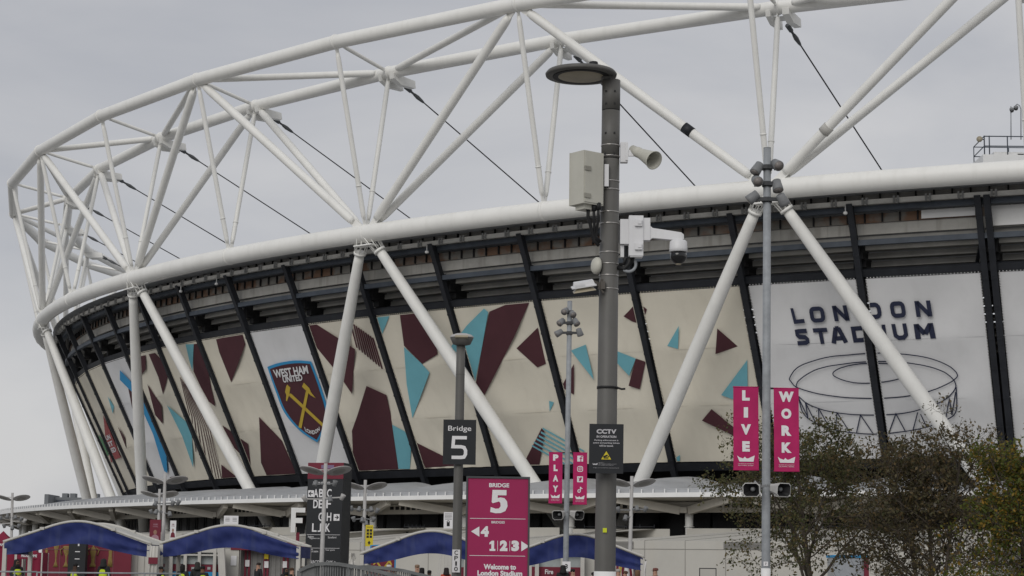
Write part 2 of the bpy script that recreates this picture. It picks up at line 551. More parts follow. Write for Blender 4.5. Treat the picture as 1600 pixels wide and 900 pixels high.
# ------------------------------------------------------------------ wrap panels between the stand rakers
# printed shapes on the wrap: panel number, colour number, then (across, down) pairs
POLYS = [
    [-2, 5, 0.950, 0.727, 0.140, 0.725, 0.950, 0.556],
    [-2, 6, 0.050, 0.460, 0.455, 0.516, 0.366, 0.662, 0.050, 0.657],
    [-1, 5, 0.717, 0.360, 0.691, 0.486, 0.598, 0.729, 0.050, 0.728, 0.050, 0.535, 0.053, 0.535],
    [0, 3, 0.483, 0.238, 0.585, 0.329, 0.346, 0.380],
    [0, 2, 0.303, 0.483, 0.405, 0.582, 0.242, 0.678],
    [0, 2, 0.892, 0.096, 0.950, 0.116, 0.950, 0.200, 0.887, 0.316, 0.856, 0.222],
    [1, 2, 0.950, 0.189, 0.918, 0.194, 0.950, 0.156],
    [1, 4, 0.506, 0.078, 0.844, 0.238, 0.950, 0.330, 0.950, 0.639, 0.884, 0.781, 0.634, 0.919, 0.543, 0.902, 0.718, 0.610, 0.692, 0.299, 0.347, 0.149],
    [1, 2, 0.517, 0.228, 0.712, 0.293, 0.241, 0.515, 0.354, 0.373],
    [1, 2, 0.642, 0.954, 0.852, 0.952, 0.917, 0.996, 0.650, 0.996, 0.624, 0.995],
    [2, 2, 0.950, 0.603, 0.772, 0.753, 0.752, 0.753, 0.950, 0.587],
    [2, 2, 0.950, 0.673, 0.833, 0.783, 0.813, 0.783, 0.950, 0.655],
    [2, 2, 0.950, 0.754, 0.894, 0.813, 0.874, 0.812, 0.950, 0.733],
    [2, 2, 0.950, 0.842, 0.935, 0.842, 0.950, 0.824],
    [2, 2, 0.624, 0.019, 0.815, 0.020, 0.950, 0.097, 0.950, 0.189, 0.559, 0.327, 0.629, 0.198],
    [2, 2, 0.228, 0.231, 0.376, 0.405, 0.189, 0.543, 0.073, 0.467],
    [2, 3, 0.544, 0.410, 0.940, 0.568, 0.950, 0.585, 0.950, 0.627, 0.559, 0.901, 0.617, 0.655],
    [2, 2, 0.062, 0.023, 0.367, 0.020, 0.527, 0.020, 0.355, 0.123, 0.050, 0.173, 0.050, 0.038],
    [3, 2, 0.757, 0.612, 0.950, 0.676, 0.950, 0.850, 0.767, 0.750],
    [3, 3, 0.647, 0.004, 0.834, 0.013, 0.558, 0.200, 0.589, 0.112],
    [3, 2, 0.834, 0.013, 0.950, 0.016, 0.950, 0.154, 0.902, 0.242, 0.765, 0.470, 0.628, 0.420, 0.578, 0.201],
    [3, 2, 0.197, 0.227, 0.213, 0.228, 0.071, 0.501, 0.050, 0.519, 0.050, 0.504, 0.055, 0.500],
    [3, 2, 0.216, 0.243, 0.232, 0.244, 0.116, 0.517, 0.050, 0.579, 0.050, 0.562, 0.099, 0.516],
    [3, 2, 0.235, 0.260, 0.251, 0.261, 0.160, 0.533, 0.050, 0.649, 0.050, 0.629, 0.143, 0.532],
    [3, 2, 0.254, 0.276, 0.270, 0.277, 0.204, 0.549, 0.050, 0.730, 0.050, 0.708, 0.188, 0.548],
    [3, 2, 0.273, 0.293, 0.290, 0.293, 0.248, 0.565, 0.050, 0.824, 0.050, 0.801, 0.232, 0.564],
    [3, 2, 0.292, 0.309, 0.309, 0.310, 0.293, 0.580, 0.050, 0.961, 0.050, 0.934, 0.276, 0.580],
    [3, 2, 0.312, 0.325, 0.328, 0.326, 0.337, 0.596, 0.093, 0.996, 0.076, 0.996, 0.320, 0.596],
    [3, 2, 0.331, 0.342, 0.347, 0.342, 0.381, 0.612, 0.159, 0.996, 0.141, 0.996, 0.364, 0.611],
    [3, 2, 0.350, 0.358, 0.366, 0.359, 0.425, 0.628, 0.224, 0.996, 0.206, 0.996, 0.408, 0.627],
    [3, 2, 0.350, 0.894, 0.615, 0.996, 0.235, 0.996],
    [4, 2, 0.335, 0.007, 0.481, 0.004, 0.884, 0.004, 0.865, 0.072, 0.310, 0.316, 0.301, 0.097],
    [4, 2, 0.605, 0.578, 0.884, 0.758, 0.930, 0.996, 0.305, 0.996, 0.289, 0.903],
    [4, 2, 0.050, 0.718, 0.170, 0.762, 0.050, 0.921],
    [6, 3, 0.781, 0.699, 0.930, 0.746, 0.950, 0.774, 0.950, 0.854, 0.832, 0.996, 0.807, 0.996, 0.663, 0.994],
    [6, 2, 0.164, 0.004, 0.482, 0.138, 0.600, 0.190, 0.337, 0.478, 0.230, 0.333, 0.050, 0.157, 0.050, 0.004],
    [6, 2, 0.642, 0.045, 0.663, 0.046, 0.645, 0.183, 0.623, 0.182],
    [6, 2, 0.687, 0.031, 0.708, 0.032, 0.673, 0.200, 0.652, 0.199],
    [6, 2, 0.712, 0.043, 0.733, 0.044, 0.702, 0.217, 0.681, 0.216],
    [6, 2, 0.738, 0.055, 0.759, 0.056, 0.731, 0.233, 0.709, 0.232],
    [6, 2, 0.763, 0.067, 0.784, 0.068, 0.759, 0.250, 0.738, 0.249],
    [6, 2, 0.789, 0.079, 0.809, 0.080, 0.788, 0.266, 0.767, 0.266],
    [6, 2, 0.814, 0.091, 0.835, 0.093, 0.817, 0.283, 0.795, 0.282],
    [6, 2, 0.839, 0.104, 0.860, 0.105, 0.845, 0.300, 0.824, 0.299],
    [6, 2, 0.865, 0.116, 0.886, 0.117, 0.874, 0.316, 0.853, 0.315],
    [6, 2, 0.890, 0.128, 0.911, 0.129, 0.903, 0.333, 0.882, 0.332],
    [6, 2, 0.480, 0.105, 0.498, 0.106, 0.491, 0.141, 0.473, 0.140],
    [6, 2, 0.522, 0.098, 0.541, 0.099, 0.514, 0.162, 0.495, 0.161],
    [6, 2, 0.565, 0.092, 0.583, 0.093, 0.536, 0.183, 0.518, 0.182],
    [6, 2, 0.589, 0.434, 0.834, 0.503, 0.809, 0.621, 0.656, 0.996, 0.050, 0.996, 0.050, 0.871, 0.150, 0.723, 0.316, 0.619],
    [7, 3, 0.873, 0.230, 0.950, 0.195, 0.950, 0.289],
    [7, 3, 0.213, 0.004, 0.050, 0.110, 0.050, 0.004],
    [7, 2, 0.570, 0.004, 0.709, 0.162, 0.677, 0.270, 0.444, 0.322, 0.282, 0.198, 0.350, 0.004],
    [7, 3, 0.278, 0.205, 0.444, 0.322, 0.507, 0.379, 0.096, 0.665, 0.162, 0.443],
    [7, 2, 0.050, 0.827, 0.341, 0.917, 0.573, 0.984, 0.058, 0.993, 0.050, 0.952],
    [8, 3, 0.846, 0.600, 0.896, 0.612, 0.820, 0.666],
    [8, 2, 0.677, 0.766, 0.697, 0.786, 0.536, 0.995, 0.340, 0.992],
    [8, 3, 0.691, 0.763, 0.950, 0.860, 0.950, 0.873, 0.685, 0.774],
    [8, 3, 0.659, 0.786, 0.950, 0.894, 0.950, 0.907, 0.653, 0.798],
    [8, 3, 0.623, 0.808, 0.950, 0.926, 0.950, 0.939, 0.617, 0.820],
    [8, 3, 0.586, 0.827, 0.950, 0.957, 0.950, 0.970, 0.580, 0.838],
    [8, 3, 0.545, 0.847, 0.950, 0.995, 0.950, 0.996, 0.917, 0.996, 0.539, 0.858],
    [8, 3, 0.511, 0.868, 0.861, 0.996, 0.825, 0.996, 0.506, 0.879],
    [8, 3, 0.050, 0.149, 0.138, 0.108, 0.388, 0.014, 0.425, 0.038, 0.238, 0.252, 0.050, 0.454],
    [8, 2, 0.439, 0.036, 0.638, 0.004, 0.908, 0.004, 0.637, 0.202, 0.084, 0.562, 0.050, 0.501, 0.050, 0.466, 0.238, 0.252],
    [8, 2, 0.632, 0.270, 0.931, 0.155, 0.917, 0.376, 0.811, 0.394],
    [9, 2, 0.950, 0.168, 0.908, 0.158, 0.836, 0.125, 0.904, 0.095, 0.950, 0.072],
    [9, 3, 0.693, 0.325, 0.863, 0.375, 0.757, 0.475, 0.665, 0.395],
    [9, 2, 0.863, 0.375, 0.950, 0.396, 0.950, 0.403, 0.832, 0.557, 0.727, 0.533],
    [9, 3, 0.220, 0.305, 0.389, 0.275, 0.384, 0.487],
    [9, 2, 0.050, 0.501, 0.216, 0.386, 0.135, 0.571, 0.050, 0.533],
    [9, 3, 0.050, 0.897, 0.096, 0.915, 0.091, 0.926, 0.050, 0.910],
    [9, 3, 0.050, 0.931, 0.083, 0.944, 0.078, 0.955, 0.050, 0.944],
    [9, 3, 0.050, 0.963, 0.071, 0.970, 0.066, 0.981, 0.050, 0.975],
    [9, 3, 0.050, 0.993, 0.058, 0.996, 0.050, 0.996],
    [10, 2, 0.050, 0.076, 0.078, 0.094, 0.050, 0.124],
    [10, 3, 0.196, 0.311, 0.343, 0.200, 0.292, 0.332],
    [10, 2, 0.628, 0.373, 0.691, 0.227, 0.846, 0.335],
    [10, 3, 0.606, 0.610, 0.910, 0.414, 0.839, 0.671],
    [10, 2, 0.375, 0.756, 0.489, 0.690, 0.682, 0.811, 0.667, 0.856],
    [10, 3, 0.050, 0.971, 0.091, 0.957, 0.078, 0.993, 0.050, 0.993],
]
LETTER_CELLS = [
    [11.370, 0.136, 11.466, 0.138, 11.476, 0.221, 11.381, 0.224],
    [11.527, 0.135, 11.655, 0.135, 11.655, 0.222, 11.530, 0.223],
    [11.727, 0.135, 11.850, 0.136, 11.860, 0.221, 11.733, 0.221],
    [12.009, 0.130, 12.129, 0.129, 12.135, 0.218, 12.011, 0.219],
    [12.207, 0.129, 12.328, 0.128, 12.333, 0.217, 12.212, 0.218],
    [12.412, 0.131, 12.539, 0.131, 12.544, 0.218, 12.415, 0.218],
    [11.377, 0.254, 11.485, 0.254, 11.488, 0.343, 11.377, 0.345],
    [11.533, 0.254, 11.655, 0.254, 11.660, 0.342, 11.537, 0.343],
    [11.673, 0.253, 11.809, 0.253, 11.820, 0.341, 11.676, 0.343],
    [11.859, 0.255, 11.990, 0.253, 11.995, 0.342, 11.865, 0.343],
    [12.118, 0.251, 12.149, 0.251, 12.150, 0.338, 12.118, 0.339],
    [12.200, 0.250, 12.323, 0.249, 12.327, 0.337, 12.210, 0.339],
    [12.382, 0.251, 12.539, 0.248, 12.550, 0.337, 12.385, 0.338],
]
ARENA_LINES = [
    [11.264, 0.523, 11.275, 0.513, 11.290, 0.501, 11.309, 0.487, 11.334, 0.474, 11.364, 0.463, 11.403, 0.452, 11.450, 0.443, 11.501, 0.434, 11.552, 0.426, 11.599, 0.420, 11.643, 0.416, 11.685, 0.413, 11.726, 0.412, 11.767, 0.411, 11.809, 0.410, 11.852, 0.408, 11.896, 0.407, 11.941, 0.406, 11.985, 0.406, 12.028, 0.406, 12.071, 0.406, 12.113, 0.408, 12.155, 0.409, 12.198, 0.411, 12.240, 0.415, 12.285, 0.418, 12.331, 0.423, 12.377, 0.428, 12.421, 0.434, 12.461, 0.441, 12.499, 0.449, 12.534, 0.458, 12.567, 0.467, 12.596, 0.477, 12.621, 0.487, 12.642, 0.496, 12.659, 0.507, 12.673, 0.517, 12.683, 0.526, 12.688, 0.535, 12.690, 0.542, 12.687, 0.548, 12.681, 0.554, 12.670, 0.560, 12.656, 0.567, 12.638, 0.575, 12.614, 0.583, 12.587, 0.591, 12.559, 0.599, 12.529, 0.607, 12.500, 0.614, 12.468, 0.620, 12.435, 0.627, 12.401, 0.632, 12.367, 0.637, 12.334, 0.642, 12.301, 0.645, 12.267, 0.648, 12.231, 0.651, 12.192, 0.653, 12.149, 0.655, 12.103, 0.656, 12.055, 0.657, 12.007, 0.657, 11.959, 0.657, 11.912, 0.656, 11.864, 0.654, 11.817, 0.652, 11.770, 0.650, 11.723, 0.647, 11.676, 0.643, 11.627, 0.638, 11.578, 0.633, 11.532, 0.627, 11.489, 0.621, 11.449, 0.614, 11.410, 0.606, 11.374, 0.598, 11.342, 0.590, 11.317, 0.583, 11.299, 0.576, 11.286, 0.568, 11.279, 0.561, 11.273, 0.554, 11.268, 0.548, 11.263, 0.543, 11.259, 0.539, 11.256, 0.535, 11.258, 0.530, 11.264, 0.523],
    [11.302, 0.583, 11.305, 0.578, 11.307, 0.572, 11.311, 0.565, 11.318, 0.557, 11.328, 0.548, 11.344, 0.540, 11.365, 0.530, 11.390, 0.520, 11.420, 0.509, 11.452, 0.499, 11.487, 0.489, 11.525, 0.481, 11.566, 0.475, 11.611, 0.469, 11.659, 0.465, 11.708, 0.462, 11.755, 0.459, 11.798, 0.456, 11.838, 0.454, 11.875, 0.453, 11.912, 0.452, 11.947, 0.452, 11.983, 0.452, 12.018, 0.452, 12.054, 0.452, 12.089, 0.453, 12.125, 0.454, 12.160, 0.455, 12.195, 0.457, 12.231, 0.460, 12.269, 0.463, 12.308, 0.467, 12.347, 0.472, 12.385, 0.477, 12.421, 0.482, 12.453, 0.488, 12.481, 0.493, 12.506, 0.499, 12.529, 0.505, 12.550, 0.511, 12.569, 0.517, 12.587, 0.523, 12.603, 0.531, 12.617, 0.539, 12.630, 0.547, 12.641, 0.555, 12.649, 0.562, 12.656, 0.567],
    [11.645, 0.513, 11.648, 0.507, 11.656, 0.501, 11.668, 0.496, 11.684, 0.490, 11.702, 0.485, 11.724, 0.480, 11.751, 0.476, 11.779, 0.471, 11.810, 0.468, 11.840, 0.465, 11.870, 0.463, 11.901, 0.461, 11.933, 0.461, 11.967, 0.461, 12.002, 0.461, 12.041, 0.462, 12.084, 0.464, 12.127, 0.466, 12.167, 0.469, 12.200, 0.473, 12.226, 0.478, 12.247, 0.484, 12.263, 0.491, 12.277, 0.497, 12.287, 0.503, 12.294, 0.508, 12.298, 0.513, 12.299, 0.517, 12.296, 0.522, 12.289, 0.527, 12.278, 0.532, 12.263, 0.538, 12.244, 0.544, 12.222, 0.549, 12.198, 0.553, 12.171, 0.557, 12.140, 0.561, 12.106, 0.564, 12.072, 0.567, 12.036, 0.568, 12.000, 0.570, 11.960, 0.571, 11.920, 0.571, 11.881, 0.570, 11.846, 0.568, 11.813, 0.565, 11.781, 0.560, 11.752, 0.555, 11.726, 0.549, 11.703, 0.543, 11.685, 0.537, 11.669, 0.531, 11.656, 0.525, 11.648, 0.519, 11.645, 0.513],
    [11.312, 0.632, 11.320, 0.638, 11.332, 0.647, 11.346, 0.657, 11.363, 0.668, 11.384, 0.677, 11.406, 0.686, 11.432, 0.694, 11.461, 0.702, 11.492, 0.710, 11.525, 0.717, 11.562, 0.723, 11.602, 0.728, 11.643, 0.734, 11.687, 0.738, 11.731, 0.742, 11.776, 0.745, 11.823, 0.747, 11.871, 0.749, 11.920, 0.750, 11.967, 0.750, 12.015, 0.751, 12.063, 0.750, 12.110, 0.749, 12.157, 0.747, 12.202, 0.744, 12.246, 0.740, 12.289, 0.735, 12.331, 0.728, 12.372, 0.721, 12.410, 0.714, 12.447, 0.706, 12.483, 0.698, 12.517, 0.689, 12.548, 0.679, 12.575, 0.669, 12.599, 0.658, 12.620, 0.645, 12.638, 0.633, 12.653, 0.620, 12.663, 0.609, 12.667, 0.599, 12.667, 0.589, 12.663, 0.580, 12.659, 0.572, 12.656, 0.567],
    [11.312, 0.632, 11.312, 0.645, 11.312, 0.664, 11.313, 0.685, 11.317, 0.707, 11.325, 0.725, 11.337, 0.739, 11.352, 0.752, 11.370, 0.764, 11.392, 0.775, 11.416, 0.785, 11.445, 0.796, 11.478, 0.805, 11.514, 0.815, 11.551, 0.823, 11.588, 0.830, 11.626, 0.836, 11.665, 0.841, 11.704, 0.845, 11.743, 0.848, 11.780, 0.851, 11.814, 0.854, 11.845, 0.856, 11.876, 0.857, 11.908, 0.858, 11.943, 0.858, 11.982, 0.858, 12.024, 0.857, 12.066, 0.855, 12.109, 0.852, 12.152, 0.849, 12.194, 0.846, 12.238, 0.842, 12.281, 0.838, 12.322, 0.833, 12.359, 0.828, 12.393, 0.822, 12.424, 0.817, 12.453, 0.811, 12.481, 0.804, 12.509, 0.796, 12.538, 0.789, 12.567, 0.782, 12.595, 0.773, 12.620, 0.762, 12.639, 0.746, 12.652, 0.721, 12.659, 0.689, 12.663, 0.655, 12.666, 0.625, 12.668, 0.605],
    [11.309, 0.641, 11.363, 0.755, 11.363, 0.669],
    [11.363, 0.669, 11.426, 0.790],
    [11.471, 0.703, 11.452, 0.801],
    [11.471, 0.703, 11.545, 0.822],
    [11.628, 0.730, 11.591, 0.832],
    [11.628, 0.730, 11.714, 0.844],
    [11.773, 0.847, 11.831, 0.748, 11.915, 0.853],
    [12.056, 0.851, 12.137, 0.746, 12.199, 0.848],
    [12.263, 0.841, 12.323, 0.741],
    [12.345, 0.751, 12.385, 0.828],
    [12.460, 0.753, 12.494, 0.701, 12.509, 0.796],
    [12.547, 0.787, 12.601, 0.668, 12.606, 0.760],
    [12.606, 0.760, 12.659, 0.633],
]
CREST_OUTLINES = [
    [5.119, 0.243, 5.152, 0.239, 5.198, 0.235, 5.251, 0.230, 5.306, 0.226, 5.361, 0.224, 5.421, 0.222, 5.481, 0.221, 5.536, 0.220, 5.585, 0.220, 5.630, 0.221, 5.673, 0.223, 5.716, 0.225, 5.763, 0.229, 5.812, 0.233, 5.856, 0.237, 5.886, 0.240, 5.888, 0.255, 5.892, 0.277, 5.896, 0.303, 5.898, 0.330, 5.900, 0.359, 5.901, 0.392, 5.901, 0.424, 5.900, 0.454, 5.899, 0.480, 5.897, 0.504, 5.894, 0.527, 5.888, 0.549, 5.878, 0.570, 5.866, 0.590, 5.851, 0.610, 5.834, 0.628, 5.816, 0.644, 5.797, 0.659, 5.773, 0.674, 5.739, 0.692, 5.687, 0.715, 5.620, 0.743, 5.556, 0.768, 5.511, 0.786, 5.477, 0.775, 5.428, 0.759, 5.374, 0.740, 5.327, 0.721, 5.289, 0.702, 5.253, 0.681, 5.221, 0.660, 5.193, 0.638, 5.168, 0.616, 5.146, 0.593, 5.129, 0.569, 5.116, 0.545, 5.109, 0.519, 5.107, 0.493, 5.108, 0.466, 5.109, 0.439, 5.108, 0.412, 5.109, 0.385, 5.110, 0.359, 5.111, 0.334, 5.113, 0.308, 5.115, 0.282, 5.118, 0.259],
    [5.152, 0.259, 5.182, 0.256, 5.226, 0.252, 5.276, 0.248, 5.327, 0.245, 5.378, 0.242, 5.433, 0.240, 5.488, 0.239, 5.538, 0.239, 5.582, 0.239, 5.623, 0.239, 5.662, 0.241, 5.701, 0.242, 5.744, 0.245, 5.789, 0.248, 5.828, 0.252, 5.856, 0.254, 5.858, 0.268, 5.861, 0.287, 5.864, 0.311, 5.866, 0.336, 5.866, 0.365, 5.866, 0.397, 5.864, 0.430, 5.862, 0.460, 5.861, 0.486, 5.859, 0.509, 5.855, 0.530, 5.849, 0.551, 5.840, 0.572, 5.827, 0.591, 5.813, 0.610, 5.796, 0.627, 5.778, 0.642, 5.758, 0.654, 5.734, 0.668, 5.704, 0.683, 5.660, 0.704, 5.606, 0.729, 5.554, 0.752, 5.519, 0.767, 5.488, 0.756, 5.443, 0.741, 5.394, 0.723, 5.352, 0.704, 5.317, 0.687, 5.286, 0.668, 5.257, 0.648, 5.231, 0.628, 5.208, 0.606, 5.187, 0.582, 5.170, 0.559, 5.158, 0.535, 5.151, 0.511, 5.149, 0.488, 5.150, 0.464, 5.149, 0.441, 5.148, 0.416, 5.146, 0.391, 5.145, 0.366, 5.145, 0.343, 5.146, 0.319, 5.148, 0.295, 5.150, 0.274],
]
HAMMER_OUTLINES = [
    [5.359, 0.374, 5.394, 0.398, 5.327, 0.447, 5.251, 0.488, 5.238, 0.481, 5.279, 0.445, 5.277, 0.423, 5.328, 0.388],
    [5.340, 0.437, 5.373, 0.438, 5.739, 0.661, 5.706, 0.681, 5.325, 0.453],
    [5.655, 0.373, 5.715, 0.414, 5.716, 0.438, 5.761, 0.484, 5.692, 0.461, 5.644, 0.428, 5.600, 0.398],
    [5.642, 0.430, 5.678, 0.440, 5.337, 0.681, 5.293, 0.671],
]
CREST_WORDS = [
    [5.209, 0.265, 5.814, 0.259, 5.793, 0.315, 5.198, 0.322],
    [5.330, 0.317, 5.674, 0.315, 5.654, 0.358, 5.316, 0.359],
    [5.396, 0.683, 5.652, 0.688, 5.639, 0.715, 5.388, 0.713],
]
def pairs(a):
    return list(zip(a[0::2], a[1::2]))
U0, DU = .315, .4985
def rk(j, w, o=0.0):
    """point on raker j, w = 0 at the top edge of the wrap, 1 at its bottom; o = metres outwards"""
    d = -4.494 + (-10.613 + 4.494) * w
    z = 20.922 + 1.6 + (8.552 - 20.922) * w
    u = U0 + DU * j
    p = ring(u, d, z)
    if o:
        p = p + (outward(u) * 12.37 - Vector((0, 0, 1)) * 6.119).normalized() * o
    return p
def wp(U, w, o=0.0):
    k = math.floor(U); s = U - k
    return rk(k, w, o) * (1 - s) + rk(k + 1, w, o) * s
def wpk(k, s, w, o=0.0):
    return rk(k, w, o) * (1 - s) + rk(k + 1, w, o) * s

PAN = {}
for k in range(-7, 17):
    m = MB()
    base = 1 if k in (1, 5, 11, 12, 13, 14, 15, 16) else 0
    g0 = .045
    # fabric sags a little between its lacing and shows two sewn seams
    ss = np.linspace(g0 + (.06 if k == 13 else 0), 1 - g0, 25); ws = np.linspace(0, 1, 37)
    rr = np.random.default_rng(k + 50)
    ph = rr.uniform(0, 6, 6)
    def fab(s, w):
        sag = .0 - .17 * math.sin(math.pi * (s - g0) / (1 - 2 * g0)) * abs(math.sin(math.pi * 3 * w))
        wr = .018 * math.sin(9 * s + 14 * w + ph[0]) + .03 * math.sin(31 * s - 13 * w + ph[1]) * max(0, math.sin(3.1 * w + ph[2])) * (w ** 2 + .15)
        return wpk(k, s, w, sag + wr)
    m.grid(fab, ss, ws, base)
    # lacing eyelets along the edges
    for w in np.linspace(.004, .996, 120):
        for s in (g0 - .002 + (.06 if k == 13 else 0), 1 - g0 + .002):
            c = wpk(k, s, w, .03)
            m.box(c, (.06, .05, .05), mi=base)
    for s in np.linspace(g0 + .01, 1 - g0 - .01, 34):
        m.box(wpk(k, s, -.006, .03), (.06, .05, .06), mi=base)
    for w in (.335, .667):
        q = [wpk(k, g0, w - .002, .014), wpk(k, 1 - g0, w - .002, .014), wpk(k, 1 - g0, w + .002, .014), wpk(k, g0, w + .002, .014)]
        m.add(q, [(0, 1, 2, 3)], base)
    for row in POLYS:
        if row[0] != k: continue
        pl = [(min(max(s, g0), 1 - g0), w) for s, w in pairs(row[2:])]
        m.add([wpk(k, s, w, .035 if row[1] == 2 else .05) for s, w in pl], [tuple(range(len(pl)))], row[1])
    PAN[k] = sbuild(m, "wrap_panel", [cream, wfab, maroon, teal, azure, redp, greenp])
tag(PAN[5], "white wrap panel printed with a claret crest of crossed hammers")

def wmetric(U, w): return (U * 9.0, w * 13.8)
def draw_line(mb, pts, width, o=.06, mi=0, closed=False):
    q = [wmetric(*p) for p in pts]
    for quad in stroke(q, width, closed):
        us = [v[0] / 9.0 for v in quad]
        k = math.floor(sum(us) / 4)
        if min(us) - k < .047 or max(us) - k > .953: continue
        mb.add([wpk(k, v[0] / 9.0 - k, v[1] / 13.8, o) for v in quad], [(0, 1, 2, 3)], mi)
def cell(quad, x, y):                      # quad TL TR BR BL in (U, w); y up
    TL, TR, BR, BL = [np.array(v) for v in quad]
    return (BL * (1 - x) + BR * x) * (1 - y) + (TL * (1 - x) + TR * x) * y

for k in (11, 12):
    m = MB()
    for ch, quad in zip("LONDONSTADIUM", [pairs(a) for a in LETTER_CELLS]):
        for pts, closed in GLYPH[ch]:
            wd = .27 if ch != 'I' else 1.0
            for q in stroke(pts, wd, closed):
                c = [cell(quad, v[0], v[1]) for v in q]
                us = [v[0] for v in c]
                kk = math.floor(sum(us) / 4)
                if kk != k: continue
                c = [(min(max(v[0], k + .046), k + .954), v[1]) for v in c]
                m.add([wpk(k, v[0] - k, v[1], .055) for v in c], [(0, 1, 2, 3)])
    sbuild(m, "lettering", navy, PAN[k])
    m = MB()
    for pts in [pairs(a) for a in ARENA_LINES]:
        sub = MB()
        q = [p for p in pts]
        # split long strokes so they stop at the raker
        dense = []
        for a_, b_ in zip(q[:-1], q[1:]):
            for f in np.linspace(0, 1, 6)[:-1]:
                dense.append((a_[0] + (b_[0] - a_[0]) * f, a_[1] + (b_[1] - a_[1]) * f))
        dense.append(tuple(q[-1]))
        qq = [wmetric(*p) for p in dense]
        for quad in stroke(qq, .085):
            us = [v[0] / 9.0 for v in quad]
            kk = math.floor(sum(us) / 4)
            if kk != k or min(us) - k < .046 or max(us) - k > .954: continue
            m.add([wpk(k, v[0] / 9.0 - k, v[1] / 13.8, .055) for v in quad], [(0, 1, 2, 3)])
    sbuild(m, "line_drawing", navy, PAN[k])

m = MB()
def wpoly(mb, pts, o, mi):
    mb.add([wp(U, w, o) for U, w in pts], [tuple(range(len(pts)))], mi)
wpoly(m, pairs(CREST_OUTLINES[0]), .05, 0)
wpoly(m, pairs(CREST_OUTLINES[1]), .08, 1)
for h in (1, 0, 3, 2):
    wpoly(m, pairs(HAMMER_OUTLINES[h]), .10 + .01 * h, 2)
for body, quad in zip(("WEST HAM", "UNITED", "LONDON"), [pairs(a) for a in CREST_WORDS]):
    vs, fs = text_geo(body, .035)
    w_ = vs[:, 0].max()
    pp = []
    for v in vs:
        y = v[1]
        if body == 'LONDON': y = y - .9 * (1 - (2 * (v[0] / w_) - 1) ** 2) + .45
        c = cell(quad, v[0] / w_, y)
        pp.append(wp(c[0], c[1], .15))
    m.add(pp, fs, 3)
sbuild(m, "crest", [azure, maroon, gold, wfab], PAN[5])
m = MB()
for j, body in enumerate(("THE", "FAN", "ZONE")):
    vs, fs = text_geo("UNITED"[j * 2:j * 2 + 2], .04)
    w_ = vs[:, 0].max()
    m.add([wpk(-1, .1 + .42 * v[0] / w_, .56 + .055 * j - .04 * v[1], .08) for v in vs], fs)
sbuild(m, "lettering", wfab, PAN[-1])

# ------------------------------------------------------------------ stand frame behind and between the wrap
def rband(name, mats, d0, d1, z0, z1, u0=-4.5, u1=9.5, step=.1, mi=0, parent=None, mb=None):
    """ring-shaped box between offsets d0 (outer) and d1, heights z0..z1"""
    us = np.arange(u0, u1 + 1e-6, step)
    m = mb or MB()
    sect = [(d0, z0), (d0, z1), (d1, z1), (d1, z0), (d0, z0)]
    for (da, za), (db, zb) in zip(sect[:-1], sect[1:]):
        m.grid(lambda u, f: ring(u, da + (db - da) * f, za + (zb - za) * f), us, [0, 1], mi, smooth=False)
    return m if mb is not None else sbuild(m, name, mats, parent)

for j in list(range(-8, 18)) + [13.07]:
    p0, p1 = rk(j, -.40, .02), rk(j, 1.13, .02)
    tg = (ring(U0 + DU * j + .01, 0, 0) - ring(U0 + DU * j - .01, 0, 0)).normalized()
    upv = (p1 - p0).normalized().cross(tg)
    m = MB()
    m.beam(p0, p1, .36, .45, up=upv)
    m.beam(rk(j, -.41, .28), rk(j, 1.13, .28), .44, .06, up=upv)   # outer flange
    for w in np.arange(-.3, 1.1, .16):                              # splice joints
        m.beam(rk(j, w, .32), rk(j, w + .012, .32), .46, .05, up=upv)
    sbuild(m, "stand_raker", dsteel)
    u = U0 + DU * j                                                 # stepped seating beam behind it
    m = MB()
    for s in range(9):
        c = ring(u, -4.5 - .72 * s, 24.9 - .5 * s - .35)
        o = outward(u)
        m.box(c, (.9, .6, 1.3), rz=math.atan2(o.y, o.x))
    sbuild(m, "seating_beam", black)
    m = MB()                                                        # struts under the seating
    m.beam(rk(j, .0, -.5), ring(u + .1, -8.5, 22.3), .3, .3)
    m.beam(rk(j, -.2, -.4), ring(u - .06, -6.5, 22.9), .22, .22)
    sbuild(m, "knee_brace", dsteel)

for nm, w0, w1 in (("upper_edge_beam", -.046, -.010), ("lower_edge_beam", 1.008, 1.055)):
    m = MB()
    for k in range(-8, 17):
        m.add([wpk(k, 0, w0, 0), wpk(k, 1, w0, 0), wpk(k, 1, w1, 0), wpk(k, 0, w1, 0),
               wpk(k, 0, w0, -.4), wpk(k, 1, w0, -.4), wpk(k, 1, w1, -.4), wpk(k, 0, w1, -.4)],
              [(0, 1, 2, 3), (7, 6, 5, 4), (0, 4, 5, 1), (2, 6, 7, 3)])
    sbuild(m, nm, dsteel)
rband("tie_beam", bsteel, -3.15, -3.5, 24.72, 25.10)
rband("eaves_beam", bsteel, -2.5, -2.95, 27.02, 27.38)
rband("fascia", conc, -3.75, -3.95, 25.55, 26.34)
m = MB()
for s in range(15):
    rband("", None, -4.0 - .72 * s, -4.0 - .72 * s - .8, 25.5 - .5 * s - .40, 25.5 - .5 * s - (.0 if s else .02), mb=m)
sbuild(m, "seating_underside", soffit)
cladm = mat("grey_cladding_board", (.27, .26, .245), .8, var=.2, scale=.4)
